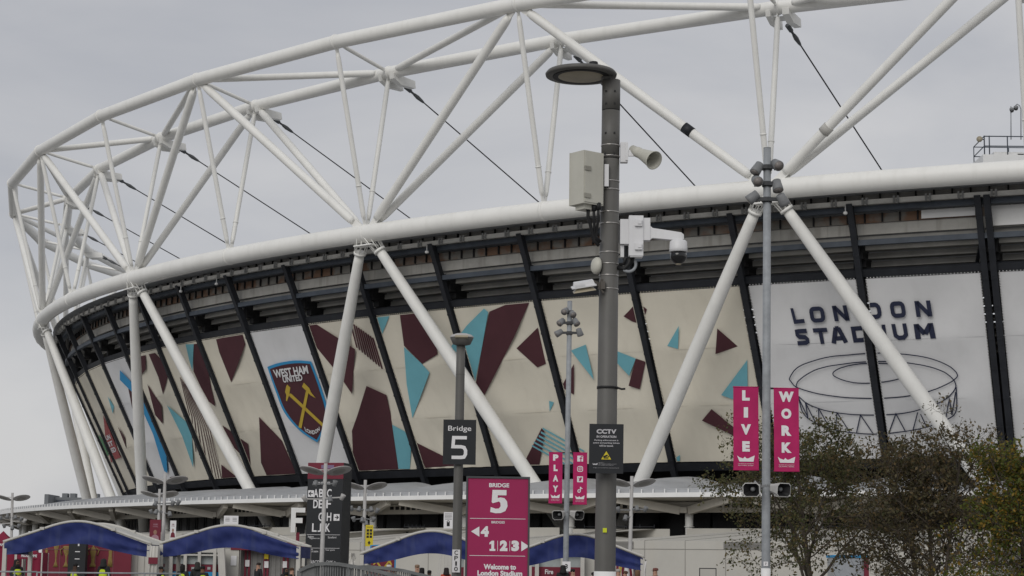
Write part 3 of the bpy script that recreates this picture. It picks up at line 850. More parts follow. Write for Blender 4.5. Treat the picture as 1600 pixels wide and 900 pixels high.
for k in range(-8, 17):                      # one board with its mullions per bay
    ua, ub = U0 + DU * k, U0 + DU * (k + 1)
    m = MB(); m2 = MB()
    rband("", None, -3.6, -3.7, 26.36, 27.0, ua, ub, DU / 6, mb=m)
    rband("", None, -3.1, -3.2, 27.4, 28.9, ua, ub, DU / 6, mb=m2)
    for q in range(7):
        u = ua + DU * (q + .5) / 7
        o = outward(u)
        m.box(ring(u, -3.52, 26.7), (.14, .10, .66), rz=math.atan2(o.y, o.x), mi=1)
        m2.box(ring(u, -3.0, 28.1), (.14, .10, 1.1), rz=math.atan2(o.y, o.x), mi=1)
    sbuild(m, "backing_board", [rust, black])
    sbuild(m2, "upper_cladding", [cladm, black])
# clean white replacement boards near one raker
m = MB()
for k, s0, s1 in ((12, .53, .95), (13, .05, .96)):
    ua, ub = U0 + DU * (k + s0), U0 + DU * (k + s1)
    zz0 = 26.40 if k == 12 else 25.6
    m.grid(lambda u, z: ring(u, -3.44, z), np.linspace(ua, ub, 9), [zz0, 27.0], 0, smooth=False)
sbuild(m, "white_board", white2)
for k in range(-8, 17):
    ua, ub = U0 + DU * k, U0 + DU * (k + 1)
    m = MB()
    rband("", None, -1.85, -2.15, 27.38, 27.70, ua, ub, DU / 6, mb=m)
    for q in range(4):
        u = ua + DU * (q + .5) / 4
        o = outward(u)
        az = math.atan2(o.y, o.x)
        m.box(ring(u - .008, -1.9, 27.6), (.3, .13, .46), rz=az, mi=1)
        m.box(ring(u + .008, -1.9, 27.6), (.3, .13, .46), rz=az, mi=1)
        m.box(ring(u, -2.3, 27.5), (.9, .08, .2), rz=az, mi=1)
    sbuild(m, "gutter_rail", [chan, mat("dull_zinc_bracket", (.2, .2, .195), .6)])
m = MB()
us = np.arange(-8, 14.01, .25)
m.grid(lambda u, f: ring(u, -1.6 - 50 * f, 28.3 - .25 * f), us, [0, .2, .5, 1.0])
sbuild(m, "roof_membrane", memb)
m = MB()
m.grid(lambda u, z: ring(u, -16.5, z), us, [0, 10, 20.5], smooth=False)  # black sheet added so the void behind the wrap stays dark
sbuild(m, "blackout_backing", black)
m = MB()
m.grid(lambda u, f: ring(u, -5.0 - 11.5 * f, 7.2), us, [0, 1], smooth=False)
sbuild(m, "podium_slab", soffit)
# hanging service lamps under the eaves
for u in (2.35, 2.72, 4.28, 6.28):
    m = MB()
    c = ring(u, -1.9, 26.9)
    m.tube([c + Vector((0, 0, .6)), c], .04, 6)
    m.lathe([(.02, .1), (.13, .05), (.17, -.06), (.1, -.14)], c, n=10)
    sbuild(m, "service_lamp", white2)

# ------------------------------------------------------------------ podium canopy
CB = 5.69; CD = .519                        # canopy bays, columns at CB + CD * n
def bay(u):
    return ((u - CB) / CD) % 1.0
def canz(u, f):
    """f 0 at the back, 1 at the front edge"""
    h = abs(math.sin(math.pi * bay(u))) ** .75
    return 7.10 + (1 - f) ** .8 * (.30 + 1.5 * h) + .18 * h * math.sin(math.pi * f)
us = np.arange(-6, 11, CD / 12) + CB - round(CB / CD) * CD
m = MB()
m.grid(lambda u, f: ring(u, -8.5 + 12.3 * f, canz(u, f)), us, np.linspace(0, 1, 12))
for n in range(-21, 11):                    # raised seams between the shells
    u = CB + CD * n
    m.tube([ring(u, -8.5 + 12.3 * f, canz(u, f) + .02) for f in np.linspace(0, .97, 8)], .05, 6)
sbuild(m, "canopy_roof", memb)
rband("canopy_edge", white2, 4.15, 3.75, 6.82, 7.13, -6, 10.5)
for n in range(-20, 10):
    ua, ub = CB + CD * n, CB + CD * (n + 1)
    m = MB()
    rband("", None, 3.72, 3.68, 7.36, 7.42, ua, ub, CD / 5, mb=m)
    rband("", None, 3.70, 3.69, 7.14, 7.34, ua, ub, CD / 5, mb=m)
    for q in range(11):
        u = ua + CD * (q + .5) / 11
        o = outward(u)
        m.box(ring(u, 3.86, 7.26), (.06, .07, .28), rz=math.atan2(o.y, o.x), mi=1)
    sbuild(m, "edge_upstand", [memb, white2])
m = MB()
m.grid(lambda u, f: ring(u, 1.2 + 2.5 * f, 6.62 + .2 * f), us, [0, 1], smooth=False)
m.grid(lambda u, f: ring(u, -11 + 12.0 * f, 6.75), us, [0, 1], smooth=False)
sbuild(m, "canopy_soffit", beige)
for n in range(-20, 10):
    ua, ub = CB + CD * n, CB + CD * (n + 1)
    m = MB()
    rband("", None, 1.3, .9, 5.86, 6.58, ua, ub, CD / 5, mb=m)
    for k in range(9):
        u = CB + CD * (n + .26 + .06 * k)
        o = outward(u)
        m.box(ring(u, 1.3, 6.32), (.05, .36, .30 - .018 * abs(k - 4)), rz=math.atan2(o.y, o.x), mi=1)  # black blocks stand in for the shade inside square holes
    sbuild(m, "canopy_ring_beam", [beige, black])
for n in range(-15, 9):
    u = CB + CD * n
    m = MB()
    m.tube([ring(u, .8, 0), ring(u, .8, 4.2), ring(u, .8, 6.1)], [.27, .27, .30], 16)
    m.tube([ring(u, .8, 4.85), ring(u, .8, 4.92)], .36, 16)
    sbuild(m, "canopy_column", white)
    m = MB()
    for s in (-1, 1):
        m.beam(ring(u + s * .02, 1.55, 5.98), ring(u + s * CD * .44, 3.6, 6.72), .36, .55)
    m.box(ring(u, 1.5, 6.02), (.55, .5, .4), rz=math.atan2(outward(u).y, outward(u).x))
    sbuild(m, "canopy_bracket", beige)
# dark glazed concourse behind the canopy columns
glassd = mat("dark_concourse_glass", (.014, .014, .015), .25, var=.3, scale=.2, spec=.4)
for n in range(-20, 10):
    ua, ub = CB + CD * n, CB + CD * (n + 1)
    m = MB()
    m.grid(lambda u, z: ring(u, -10.5, z), np.linspace(ua, ub, 5), [0, 6.7], smooth=False)
    for q in range(4):
        u = ua + CD * (q + .5) / 4
        o = outward(u)
        m.box(ring(u, -10.4, 3.3), (.1, .07, 6.6), rz=math.atan2(o.y, o.x), mi=1)
    sbuild(m, "concourse_glazing", [glassd, dsteel])

# rooftop maintenance platform above the ring beam, at the right
pf = at(1536, 243, 150)
m = MB()
pz = pf.z
X0, X1 = pf.x, pf.x + 9
Y0 = 150
m.box(((X0 + X1) / 2, Y0 + 2, pz - 1.2), (X1 - X0, 4, 2.6))
m.box((X0 + 2.2, Y0 + 1.2, pz + .28), (2.4, 1.4, .3))
m.box((X0 + 4.9, Y0 + 1.5, pz + .2), (4.0, 2.0, .2))
plat = sbuild(m, "roof_platform", white2)
m = MB()
for xx in (X0 + .15, X0 + .55, X0 + 2.0, X0 + 3.4, X0 + 5.2, X0 + 7):
    m.tube([(xx, Y0 + .1, pz), (xx, Y0 + .1, pz + 1.65)], .05, 8)
for xx in (X0 + .15, X0 + 3.0, X0 + 5.5):
    m.tube([(xx, Y0 + 3.6, pz), (xx, Y0 + 3.6, pz + 1.5)], .04, 8)
for zz in (.8, 1.6):
    m.tube([(X0 + .15, Y0 + .1, pz + zz), (X1, Y0 + .1, pz + zz + .05)], .045, 8)
    m.tube([(X0 + .15, Y0 + .1, pz + zz), (X0 + .15, Y0 + 3.6, pz + zz - .1)], .04, 8)
    m.tube([(X0 + .15, Y0 + 3.6, pz + zz - .1), (X1, Y0 + 3.6, pz + zz - .1)], .04, 8)
m.v = [(v[0] - ECX, v[1] - ECY, v[2]) for v in m.v]
m.build("guard_rail", bsteel, plat)

# ------------------------------------------------------------------ street furniture
polem = mat("grey_powder_coated_pole", (.115, .112, .105), .5, var=.10, scale=2.5, streak=.3, dirt=(.08, .075, .07), bump=.05)
galv = mat("galvanised_mast", (.27, .285, .30), .5, var=.16, scale=5, bump=.04)
pale = mat("pale_lamp_paint", (.42, .41, .40), .5, var=.1, scale=2)
housing = mat("beige_plastic_housing", (.50, .49, .43), .5, var=.05, scale=4, streak=.15, dirt=(.34, .32, .27))
camw = mat("white_camera_housing", (.66, .66, .67), .4, var=.04, scale=4, streak=.12, dirt=(.45, .44, .42))
rubber = mat("black_rubber", (.015, .015, .016), .55, var=.15)
dglass = mat("black_dome_glass", (.008, .008, .009), .08, var=.05, spec=.6)
steel = mat("bright_steel_band", (.48, .46, .44), .3, metal=.8, var=.1, scale=8)
lens = mat("yellowed_lamp_lens", (.34, .30, .22), .4, var=.12, scale=6)
spotg = mat("grey_spotlight_body", (.19, .195, .20), .5, var=.12, scale=5)
signd = mat("charcoal_sign_face", (.018, .020, .023), .55, var=.1, scale=2)
pink = mat("magenta_sign_face", (.31, .016, .085), .55, var=.05, scale=1.5, streak=.08, dirt=(.27, .02, .08))
pinkb = mat("magenta_banner_cloth", (.41, .018, .11), .8, var=.12, scale=2.5, bump=.25)
lett = mat("white_lettering", (.72, .71, .72), .6, var=.04)
yellow = mat("yellow_sign_face", (.62, .50, .03), .6, var=.08)
claret = mat("claret_panel", (.16, .018, .035), .6, var=.08, scale=1)
bluef = mat("navy_blue_awning_cloth", (.019, .030, .13), .75, var=.18, scale=.9, bump=.3, streak=.35, dirt=(.055, .07, .16))
redf = mat("red_tent_cloth", (.20, .012, .038), .75, var=.1, scale=.9, bump=.15)
tentw = mat("white_tent_frame", (.50, .485, .45), .5, var=.08, scale=1, streak=.15)
clad = mat("white_cladding_panel", (.47, .455, .415), .6, var=.07, scale=.3, streak=.2, dirt=(.45, .42, .36))

Z3 = Vector((0, 0, 1))
def axis_post(px0, py0, px1, py1, Y):
    """ground point and axis of a post seen between two pixels at distance Y"""
    a, b = at(px0, py0, Y), at(px1, py1, Y)
    d = (b - a).normalized()
    base = a - d * (a.z / d.z)
    return base, d, b

# ---- tall column with the round luminaire
base, ax, top = axis_post(945.8, 850, 955.2, 126, 22)
def onp(z): return base + ax * (z / ax.z)
big = thing("street_lamp", "tall thick grey lamp post with a round disc lamp head and equipment strapped on", "street lamp", base)
m = MB()
zt = top.z
m.tube([onp(0), onp(.4), onp(3), onp(zt - .95)], [.128, .124, .116, .108], 32)
m.tube([onp(zt - .955), onp(zt - .94)], [.102, .102], 32, mi=1)
m.tube([onp(zt - .94), onp(zt - .37)], [.107, .107], 32)
m.tube([onp(zt - .37), onp(zt - .36)], [.102, .102], 32, mi=1)
m.tube([onp(zt - .36), onp(zt)], [.107, .107], 32)
for z in (zt - .15, zt - .3, zt - .65, zt - .9):
    for a_ in (-2.2, -1.2):
        m.box(onp(z) + Vector((.107 * math.cos(a_), .107 * math.sin(a_), 0)), (.02, .02, .02), mi=1)
m.build("pole", [polem, rubber], big, world=True)
dc = at(908, 116, 22)
m = MB()
m.lathe([(.30, -.028), (.415, -.026), (.422, .0), (.40, .028), (.2, .055), (.0, .06)], dc, n=48)
m.beam(dc + Vector((.25, 0, -.02)), onp(dc.z - .06), .14, .07)
lh = m.build("lamp_head", [polem], big, world=True)
m = MB()
m.lathe([(.0, -.05), (.2, -.046), (.27, -.034), (.29, -.024)], dc, n=40)
m.lathe([(.31, -.034), (.335, -.036), (.335, -.02)], dc, n=40, mi=1)
inv_ = big.matrix_basis.inverted(); m.v = [tuple(inv_ @ Vector(v)) for v in m.v]
m.build("lens", [lens, rubber], lh)
m = MB()
m.lathe([(.055, 0), (.06, .05), (.05, .1), (.0, .11)], dc + Vector((.145, 0, .05)), n=16)
m.build("light_sensor", rubber, big, world=True)
m = MB()
for py in (228, 245, 284, 297, 332, 350, 395, 413, 431, 452):
    z = at(950, py, 22).z
    rr_ = .1085 + (.116 - .108) * max(0, (zt - .95 - z)) / (zt - 4) + .002
    m.tube([onp(z - .006), onp(z + .006)], rr_ + .001, 32)
m.build("steel_band", steel, big, world=True)
z = at(950, 606, 22).z
m = MB()
m.tube([onp(z - .014), onp(z + .014)], .122, 28)
m.tube([onp(z) + Vector((.1, -.08, 0)), onp(z) + Vector((.16, -.08, -.02)), onp(z) + Vector((.2, -.07, -.015))], .012, 8)
m.build("cable_tie", rubber, big, world=True)
z0 = at(950, 893, 22).z
m = MB()
m.tube([onp(z0 - .35), onp(z0)], [.1265, .1262], 32)
m.build("white_base_band", white2, big, world=True)
st = at(945, 828.5, 21.87)
m = MB()
m.box(st + Vector((0, -.0, 0)), (.045, .008, .05), rz=.05)
m.build("yellow_sticker", mat("lime_sticker", (.55, .60, .03), .6), big, world=True)

# beige equipment cabinet strapped to the tall lamp post
c = at(915, 281, 21.86)
cab = thing("equipment_cabinet", "beige plastic equipment cabinet strapped to the left of the tall lamp post", "cabinet", c - Vector((0, 0, .33)))
m = MB()
phi = R(-38)
Q = Matrix.Rotation(R(38), 3, 'Z')
def lc(x, y, z): return c + Q @ Vector((x, y, z))
m.box(lc(0, -.02, 0), (.30, .25, .62), rot=Q)
m.box(lc(0, -.148, 0), (.275, .012, .585), rot=Q)
m.box(lc(0, .107, 0), (.306, .012, .626), rot=Q)
m.box(lc(.152, -.02, .0), (.008, .16, .5), rot=Q)
m.box(lc(.0, -.02, -.335), (.2, .16, .06), rot=Q)
m.build("body", [housing], cab, world=True)
m = MB()
for z in (.1, -.22):
    m.box(lc(-.10, -.158, z), (.09, .016, .05), rot=Q)
m.build("latch", mat("plain_grey_latch", (.30, .29, .25), .6), cab, world=True)  # latches in a darker grey than the housing
m = MB()
m.box(at(947.5, 275, 21.9), (.05, .10, .26))
m.build("mounting_plate", camw, cab, world=True)
m = MB()
for k, (x0, y0, x1, y1) in enumerate(((919, 326, 936, 384), (928, 327, 937, 380), (935, 325, 939, 378))):
    p0, p3 = at(x0, y0 - 4, 21.8), at(x1, y1, 21.88)
    pts = [p0, p0 + Vector((0, 0, -.12)), p0 * .62 + p3 * .38 + Vector((-.02, 0, -.05)), p3 + Vector((-.06, 0, .06)), p3]
    m.tube(pts, .016 if k else .02, 8)
    m.tube([p0 + Vector((0, 0, .03)), p0 + Vector((0, 0, -.05))], .03, 10)
m.build("cable", rubber, cab, world=True)

# horn loudspeaker
mb_ = at(975, 239, 21.95)
horn = thing("horn_loudspeaker", "white horn loudspeaker on a bracket near the top of the tall lamp post", "loudspeaker", mb_)
m = MB()
m.box(mb_, (.085, .09, .235))
m.box(mb_ + Vector((.03, -.01, 0)), (.03, .1, .2))
m.beam(mb_ + Vector((.03, -.03, -.02)), at(1000, 241, 21.85), .03, .05)
m.beam(mb_ + Vector((.03, -.03, .01)), at(996, 237, 21.85), .02, .04)
m.build("bracket", camw, horn, world=True)
hb, hm = at(992, 235.5, 21.9), at(1022, 250.5, 21.62)
hd = (hm - hb).normalized()
qt = hd.to_track_quat('Z', 'Y').to_matrix()
Lh = (hm - hb).length
m = MB()
m.lathe([(.0, -.06), (.052, -.05), (.055, .04), (.062, .05), (.062, .08), (.058, .1), (.075, Lh * .55), (.098, Lh * .9), (.112, Lh), (.105, Lh + .004), (.09, Lh * .9), (.06, Lh * .55), (.03, Lh * .4), (0, Lh * .4)], hb, rot=qt, n=28)
m.build("horn", housing, horn, world=True)
m = MB()
m.lathe([(0, Lh * .4), (.03, Lh * .42), (.036, Lh * .62), (.02, Lh * .7), (0, Lh * .71)], hb, rot=qt, n=14)
m.build("horn_centre", housing, horn, world=True)

# camera arm
cc = at(1012, 372, 21.9)
cctv = thing("dome_camera", "white camera on a long arm with a black dome, fixed to the tall lamp post", "camera", at(1060, 418, 21.8))
m = MB()
m.box(at(975.5, 363, 21.92), (.10, .12, .29))
m.box(at(993.5, 369.5, 21.86), (.165, .14, .47))
m.box(at(993.5, 398, 21.86), (.145, .12, .07), taper=1.0)
m.box(at(1009.5, 359, 21.86), (.09, .11, .26))
m.box(at(972, 393, 21.95), (.04, .08, .14))
m.build("wiring_box", camw, cctv, world=True)
m = MB()
for py in (348, 385):
    m.box(at(997.5, py, 21.775), (.085, .03, .075))
    m.box(at(999.5, py - 1, 21.757), (.04, .012, .04))
m.build("clamp_plate", camw, cctv, world=True)
m = MB()
p0, p1 = at(1013, 364, 21.86), at(1068, 372.5, 21.8)
a0 = (p1 - p0)
sect = []
for f, hh, ww in ((0, .185, .09), (.12, .115, .08), (.6, .105, .085), (.93, .09, .11), (1.0, .05, .09)):
    q = p0 + a0 * f + Vector((0, 0, .012 * f))
    sect.append([q + Vector((0, sx * ww / 2, sz * hh / 2)) for sx, sz in ((-1, -1), (1, -1), (1, 1), (-1, 1))])
vs = [v for s_ in sect for v in s_]
fs = [(0, 1, 2, 3), (19, 18, 17, 16)] + [(i * 4 + j, i * 4 + 4 + j, i * 4 + 4 + (j + 1) % 4, i * 4 + (j + 1) % 4) for i in range(4) for j in range(4)]
m.add(vs, fs)
m.build("arm", camw, cctv, world=True)
dc_ = at(1060, 386, 21.8)
m = MB()
m.lathe([(.085, .075), (.1, .06), (.104, -.02), (.106, -.055), (.09, -.062)], dc_, n=28)
hs = m.build("dome_housing", camw, cctv, world=True)
m = MB()
prof = [(.094, -.06)] + [(.097 * math.cos(R(a_)), -.105 - .097 * math.sin(R(a_))) for a_ in range(0, 81, 10)] + [(.0, -.202)]
m.lathe(prof, dc_, n=28)
m.lathe([(.0, -.21), (.03, -.208), (.035, -.195)], dc_, n=12, mi=1)
m.build("dome", [dglass, lens], cctv, world=True)
m = MB()
cl = at(982, 413, 21.9)
m.tube([cl + Vector((.085 * math.cos(R(a_)), 0, .085 * math.sin(R(a_)))) for a_ in range(-130, 80, 15)], .018, 10, mi=1)
m.tube([at(985, 402, 21.88), at(983, 412, 21.9), at(976, 420, 21.9), at(966, 418, 21.95)], .028, 10)
m.tube([at(978, 402, 21.88), at(975, 412, 21.92), at(968, 414, 21.96)], .02, 8)
m.tube([at(990, 402, 21.86), at(988, 410, 21.9), at(980, 416, 21.9)], .014, 8)
m.build("cable", [rubber, galv], cctv, world=True)

# wireless antenna and small flood light on the left side
an = at(930.5, 415, 21.95)
wa = thing("wireless_antenna", "small rounded white antenna on the left side of the tall lamp post", "antenna", an)
m = MB()
Qa = Vector((-1, -.35, .05)).to_track_quat('Z', 'Y').to_matrix()
m.lathe([(.085, -.045), (.10, -.03), (.10, .0), (.075, .03), (.035, .042), (0, .044)], an, rot=Qa, n=24)
m.build("radome", housing, wa, world=True)
m = MB()
m.box(an + Vector((.05, .03, 0)), (.06, .06, .1))
m.build("bracket", galv, wa, world=True)
fl = at(912, 447, 21.85)
fd = thing("flood_light", "small white flood light with a yellowed lens bracketed left of the tall lamp post", "lamp", fl)
Qf = Matrix.Rotation(R(-10), 3, 'Y') @ Matrix.Rotation(R(14), 3, 'X')
m = MB()
m.box(fl + Vector((0, 0, .03)), (.25, .19, .055), rot=Qf, taper=.88)
m.box(fl + Vector((0, 0, .0)), (.285, .22, .014), rot=Qf)
for k in range(6):
    m.box(fl + Qf @ Vector((-.1 + .02 * k, -.098, .028)), (.01, .006, .03), rot=Qf)
m.build("housing", camw, fd, world=True)
m = MB()
m.box(fl + Qf @ Vector((0, 0, -.032)), (.15, .12, .05), rot=Qf @ Matrix.Rotation(math.pi, 3, 'X'), taper=1.75)
m.build("lens", lens, fd, world=True)
m = MB()
m.beam(fl + Vector((.1, 0, .06)), at(940, 446, 21.9), .03, .03)
m.box(at(942, 446, 21.87), (.05, .05, .09))
m.beam(at(941, 436, 21.87), at(935, 452, 21.85), .02, .03)
m.beam(at(943, 458, 21.87), at(934, 444, 21.85), .015, .02)
m.build("bracket", mat("brown_clamp", (.09, .08, .07), .6), fd, world=True)

# ---- flat signs
class Face:
    """a sign face at a point, width along x, height along z, facing the viewer's side"""
    def __init__(s, c, rz=0.0, tilt=0.0):
        s.c = Vector(c); s.rx = Vector((math.cos(rz), math.sin(rz), 0)); s.n = Vector((math.sin(rz), -math.cos(rz), 0)); s.rz = rz
        s.uz = (Z3 + s.rx * tilt).normalized()
    def __call__(s, x, z, o=.003): return s.c + s.rx * x + s.uz * z + s.n * o
def rect(mb, F, x0, x1, z0, z1, o=.003, mi=0):
    mb.add([F(x0, z0, o), F(x1, z0, o), F(x1, z1, o), F(x0, z1, o)], [(0, 1, 2, 3)], mi)
def pol(mb, F, pts, o=.003, mi=0):
    mb.add([F(x, z, o) for x, z in pts], [tuple(range(len(pts)))], mi)
def lines(mb, F, pts, w, closed=False, o=.003, mi=0):
    for q in stroke(pts, w, closed):
        mb.add([F(v[0], v[1], o) for v in q], [(0, 1, 2, 3)], mi)
def words(mb, F, body, cx, z0, h, keep=.75, bold=.03, mi=0, o=.003, align='c', width=None, spacing=1.0):
    vs, fs = text_geo(body, bold, spacing)
    sx = h * keep if width is None else width / vs[:, 0].max()
    w = vs[:, 0].max() * sx
    x0 = {'c': cx - w / 2, 'l': cx, 'r': cx - w}[align]
    mb.add([F(x0 + v[0] * sx, z0 + v[1] * h, o) for v in vs], fs, mi)
def board(name, label, cat, c, w, h, t, mats, rz=0.0, tilt=0.0, part="board", group=None, edge=None):
    F = Face(c, rz, tilt)
    o = thing(name, label, cat, F(0, -h / 2, 0), 0, group)
    m = MB()
    m.add([F(x, z, q) for q in (0, -t) for x, z in ((-w / 2, -h / 2), (w / 2, -h / 2), (w / 2, h / 2), (-w / 2, h / 2))],
          [(0, 1, 2, 3), (7, 6, 5, 4), (0, 4, 5, 1), (1, 5, 6, 2), (2, 6, 7, 3), (3, 7, 4, 0)])
    m.build(part, mats, o, world=True)
    return o, F
CROWN = [(0, .95), (.14, .66), (.34, .48), (.44, .78), (.53, .52), (.62, .5), (1, 1), (.93, .0), (.13, 0)]
def crown(mb, F, x0, x1, z0, z1, mi=0, o=.004):
    pol(mb, F, [(x0 + (x1 - x0) * x, z0 + (z1 - z0) * y) for x, y in CROWN], o, mi)

tl = -ROLL * .3
w_, h_ = 53.5 / 3000 * 21.75, 77 / 3000 * 21.75
s, F = board("warning_sign", "black surveillance notice with a yellow triangle fixed to the tall lamp post", "sign", at(947.3, 701, 21.74), w_, h_, .012, signd, tilt=.006)
m = MB()
words(m, F, "CCTV", 0, .168, .052, keep=.8, bold=.05, width=.225)
words(m, F, "IN OPERATION", 0, .122, .026, bold=.03, width=.222)
for k, (b, wd) in enumerate((("Parking enforcement is", .27), ("active and parking tickets", .30), ("will be issued.", .16))):
    words(m, F, b, 0, .082 - .03 * k, .021, bold=.02, width=wd)
crown(m, F, -.155, -.095, -.185, -.162)
for k, (b, wd) in enumerate((("Operated by", .06), ("the park estate management team", .2), ("for safety and security", .17))):
    words(m, F, b, -.085, -.165 - .013 * k, .009, bold=.0, width=wd, align='l')
words(m, F, "Images are recorded for crime prevention", 0, -.222, .009, bold=.0, width=.29)
m.build("lettering", mat("grey_white_lettering", (.5, .49, .51), .6), s, world=True)
m = MB()
pol(m, F, [(-.066, -.127), (.066, -.127), (0, -.018)], .003)
m.build("warning_triangle", yellow, s, world=True)
m = MB()
lines(m, F, [(-.063, -.125), (.063, -.125), (0, -.021)], .006, True, .005)
pol(m, F, [(-.036, -.085), (.012, -.066), (.02, -.084), (-.028, -.104)], .005)
pol(m, F, [(.0, -.098), (.02, -.098), (.026, -.112), (-.03, -.112), (-.03, -.104)], .005)
pol(m, F, [(.022, -.08), (.034, -.086), (.03, -.1), (.02, -.095)], .005)
m.build("camera_symbol", rubber, s, world=True)

# ---- low lamp post with the black numbered sign
base, ax, top = axis_post(713.4, 885, 720.0, 545, 25)
lp = thing("street_lamp", "slim grey lamp post with a small hooded lamp head behind the black number five sign", "street lamp", base)
m = MB()
zt = top.z + .08
m.tube([onp(0), onp(1.5), onp(zt - .45), onp(zt)], [.066, .062, .058, .056], 24)
m.tube([onp(zt - .42), onp(zt - .41)], .0595, 24)
m.build("pole", polem, lp, world=True)
hc = at(721.5, 529, 24.95)
m = MB()
m.lathe([(.06, -.09), (.115, -.075), (.15, .0), (.148, .015)], hc + Vector((0, .02, 0)), n=28, sy=.8)
hd_ = m.build("lamp_head", polem, lp, world=True)
m = MB()
m.lathe([(.155, .012), (.158, .022), (.13, .05), (.07, .068), (0, .074)], hc + Vector((0, .02, 0)), n=28, sy=.8)
m.build("lamp_hood", pale, lp, world=True)
m = MB()
m.box(hc + Vector((0, -.105, .012)), (.17, .03, .03), rot=Matrix.Rotation(R(-35), 3, 'X'))
inv_ = lp.matrix_basis.inverted(); m.v = [tuple(inv_ @ Vector(v)) for v in m.v]
m.build("lens", lens, hd_)
w_, h_ = 51.3 / 3000 * 24.9, 70 / 3000 * 24.9
s, F = board("bridge_sign", "black square sign reading Bridge 5 on the slim lamp post", "sign", at(718, 690.7, 24.9), w_, h_, .015, signd, tilt=-.001)
m = MB()
words(m, F, "Bridge", 0, .125, .085, bold=.005, width=.30)
for pts, cl in GLYPH['5']:
    lines(m, F, [(-.10 + .2 * x, -.225 + .31 * y) for x, y in pts], .043)
m.build("lettering", lett, s, world=True)
s, F = board("post_number_plate", "narrow white plate with letters stacked on the slim lamp post", "sign", at(712.6, 876.5, 24.9), .10, .29, .006, lett, tilt=-.002, part="plate")
m = MB()
for k, ch in enumerate("CP10"):
    words(m, F, ch, 0, .078 - .069 * k, .056, bold=.012, width=.046 if ch != '1' else .022)
m.build("lettering", rubber, s, world=True)

# ---- magenta monolith
Yb = 24
cx = at(781, 750, Yb)
tp = at(781, 744.5, Yb).z
bd = thing("direction_board", "tall magenta direction board in a dark grey frame with a big number five", "sign", (cx.x, Yb, 0))
F = Face((cx.x - .012, Yb, 0), 0, -.003)
wd = .795
m = MB()
m.add([F(x, z, q) for q in (-.02, -.18) for x, z in ((-wd / 2, 0), (wd / 2, 0), (wd / 2, tp), (-wd / 2, tp))], [(0, 1, 2, 3), (7, 6, 5, 4), (0, 4, 5, 1), (1, 5, 6, 2), (2, 6, 7, 3), (3, 7, 4, 0)])
for x0, x1, z0, z1 in ((-wd / 2, -wd / 2 + .022, .02, tp), (wd / 2 - .022, wd / 2, .02, tp), (-wd / 2 + .022, wd / 2 - .022, tp - .025, tp)):
    m.add([F(x, z, q) for q in (.012, -.02) for x, z in ((x0, z0), (x1, z0), (x1, z1), (x0, z1))], [(0, 1, 2, 3), (0, 4, 5, 1), (1, 5, 6, 2), (2, 6, 7, 3), (3, 7, 4, 0)])
m.build("frame", mat("dark_grey_frame", (.06, .065, .07), .5), bd, world=True)
m = MB()
rect(m, F, -wd / 2 + .023, wd / 2 - .023, .03, tp - .026, 0.0)
m.build("face_panel", pink, bd, world=True)
m = MB()
def bz(py): return at(781, py, Yb).z
def bx(px, py): return at(px, py, Yb).x - F.c.x + .003 * (at(px, py, Yb).z)
words(m, F, "BRIDGE", .013, bz(761.5), .052, bold=.035, width=.25)
G5 = [(.93, .985), (.12, .985), (.08, .47), (.14, .42), (.33, .46), (.5, .5), (.58, .44), (.6, .3), (.5, .2), (.3, .19), (.03, .26), (.0, .05), (.3, 0), (.62, .01), (.88, .1), (1, .3), (.97, .5), (.82, .64), (.6, .67), (.42, .64), (.43, .76), (.93, .76)]
x0, x1, z0, z1 = -.095, .12, bz(802), bz(765)
pol(m, F, [(x0 + (x1 - x0) * x, z0 + (z1 - z0) * y) for x, y in G5])
for py in (810.5, 868.5):
    rect(m, F, -.345, .345, bz(py) - .003, bz(py) + .003)
words(m, F, "BRIDGES", .005, bz(818), .03, bold=.02, width=.165)
pol(m, F, [(bx(736, 831), bz(831)), (bx(749, 839), bz(839)), (bx(749, 823), bz(823))])
words(m, F, "4", bx(757.5, 831), bz(839), .13, bold=.07, width=.10)
x1_, za, zb_ = bx(769.5, 853), bz(861), bz(845)
hh_ = zb_ - za
pol(m, F, [(x1_ - .036, za), (x1_ + .036, za), (x1_ + .036, za + .2 * hh_), (x1_ + .02, za + .2 * hh_), (x1_ + .02, zb_), (x1_ - .01, zb_), (x1_ - .038, zb_ - .2 * hh_), (x1_ - .038, zb_ - .38 * hh_), (x1_ - .014, zb_ - .3 * hh_), (x1_ - .014, za + .2 * hh_), (x1_ - .036, za + .2 * hh_)])
for ch, px in (("2", 787), ("3", 805)):
    words(m, F, ch, bx(px, 853), bz(861), .132, bold=.075, width=.095 if ch != "1" else .075)
for px in (777.5, 796.5):
    rect(m, F, bx(px, 853) - .003, bx(px, 853) + .003, bz(861), bz(845))
pol(m, F, [(bx(814.5, 861), bz(861)), (bx(827, 853), bz(853)), (bx(814.5, 845), bz(845))])
words(m, F, "Welcome to", bx(781, 886), bz(890), .066, bold=.045, width=.40)
words(m, F, "London Stadium", bx(781, 896), bz(900), .066, bold=.045, width=.555)
words(m, F, "Queen Elizabeth", bx(781, 896), bz(900) - .16, .05, bold=.03, width=.5)
words(m, F, "Olympic Park", bx(781, 896), bz(900) - .24, .05, bold=.03, width=.4)
m.build("lettering", lett, bd, world=True)

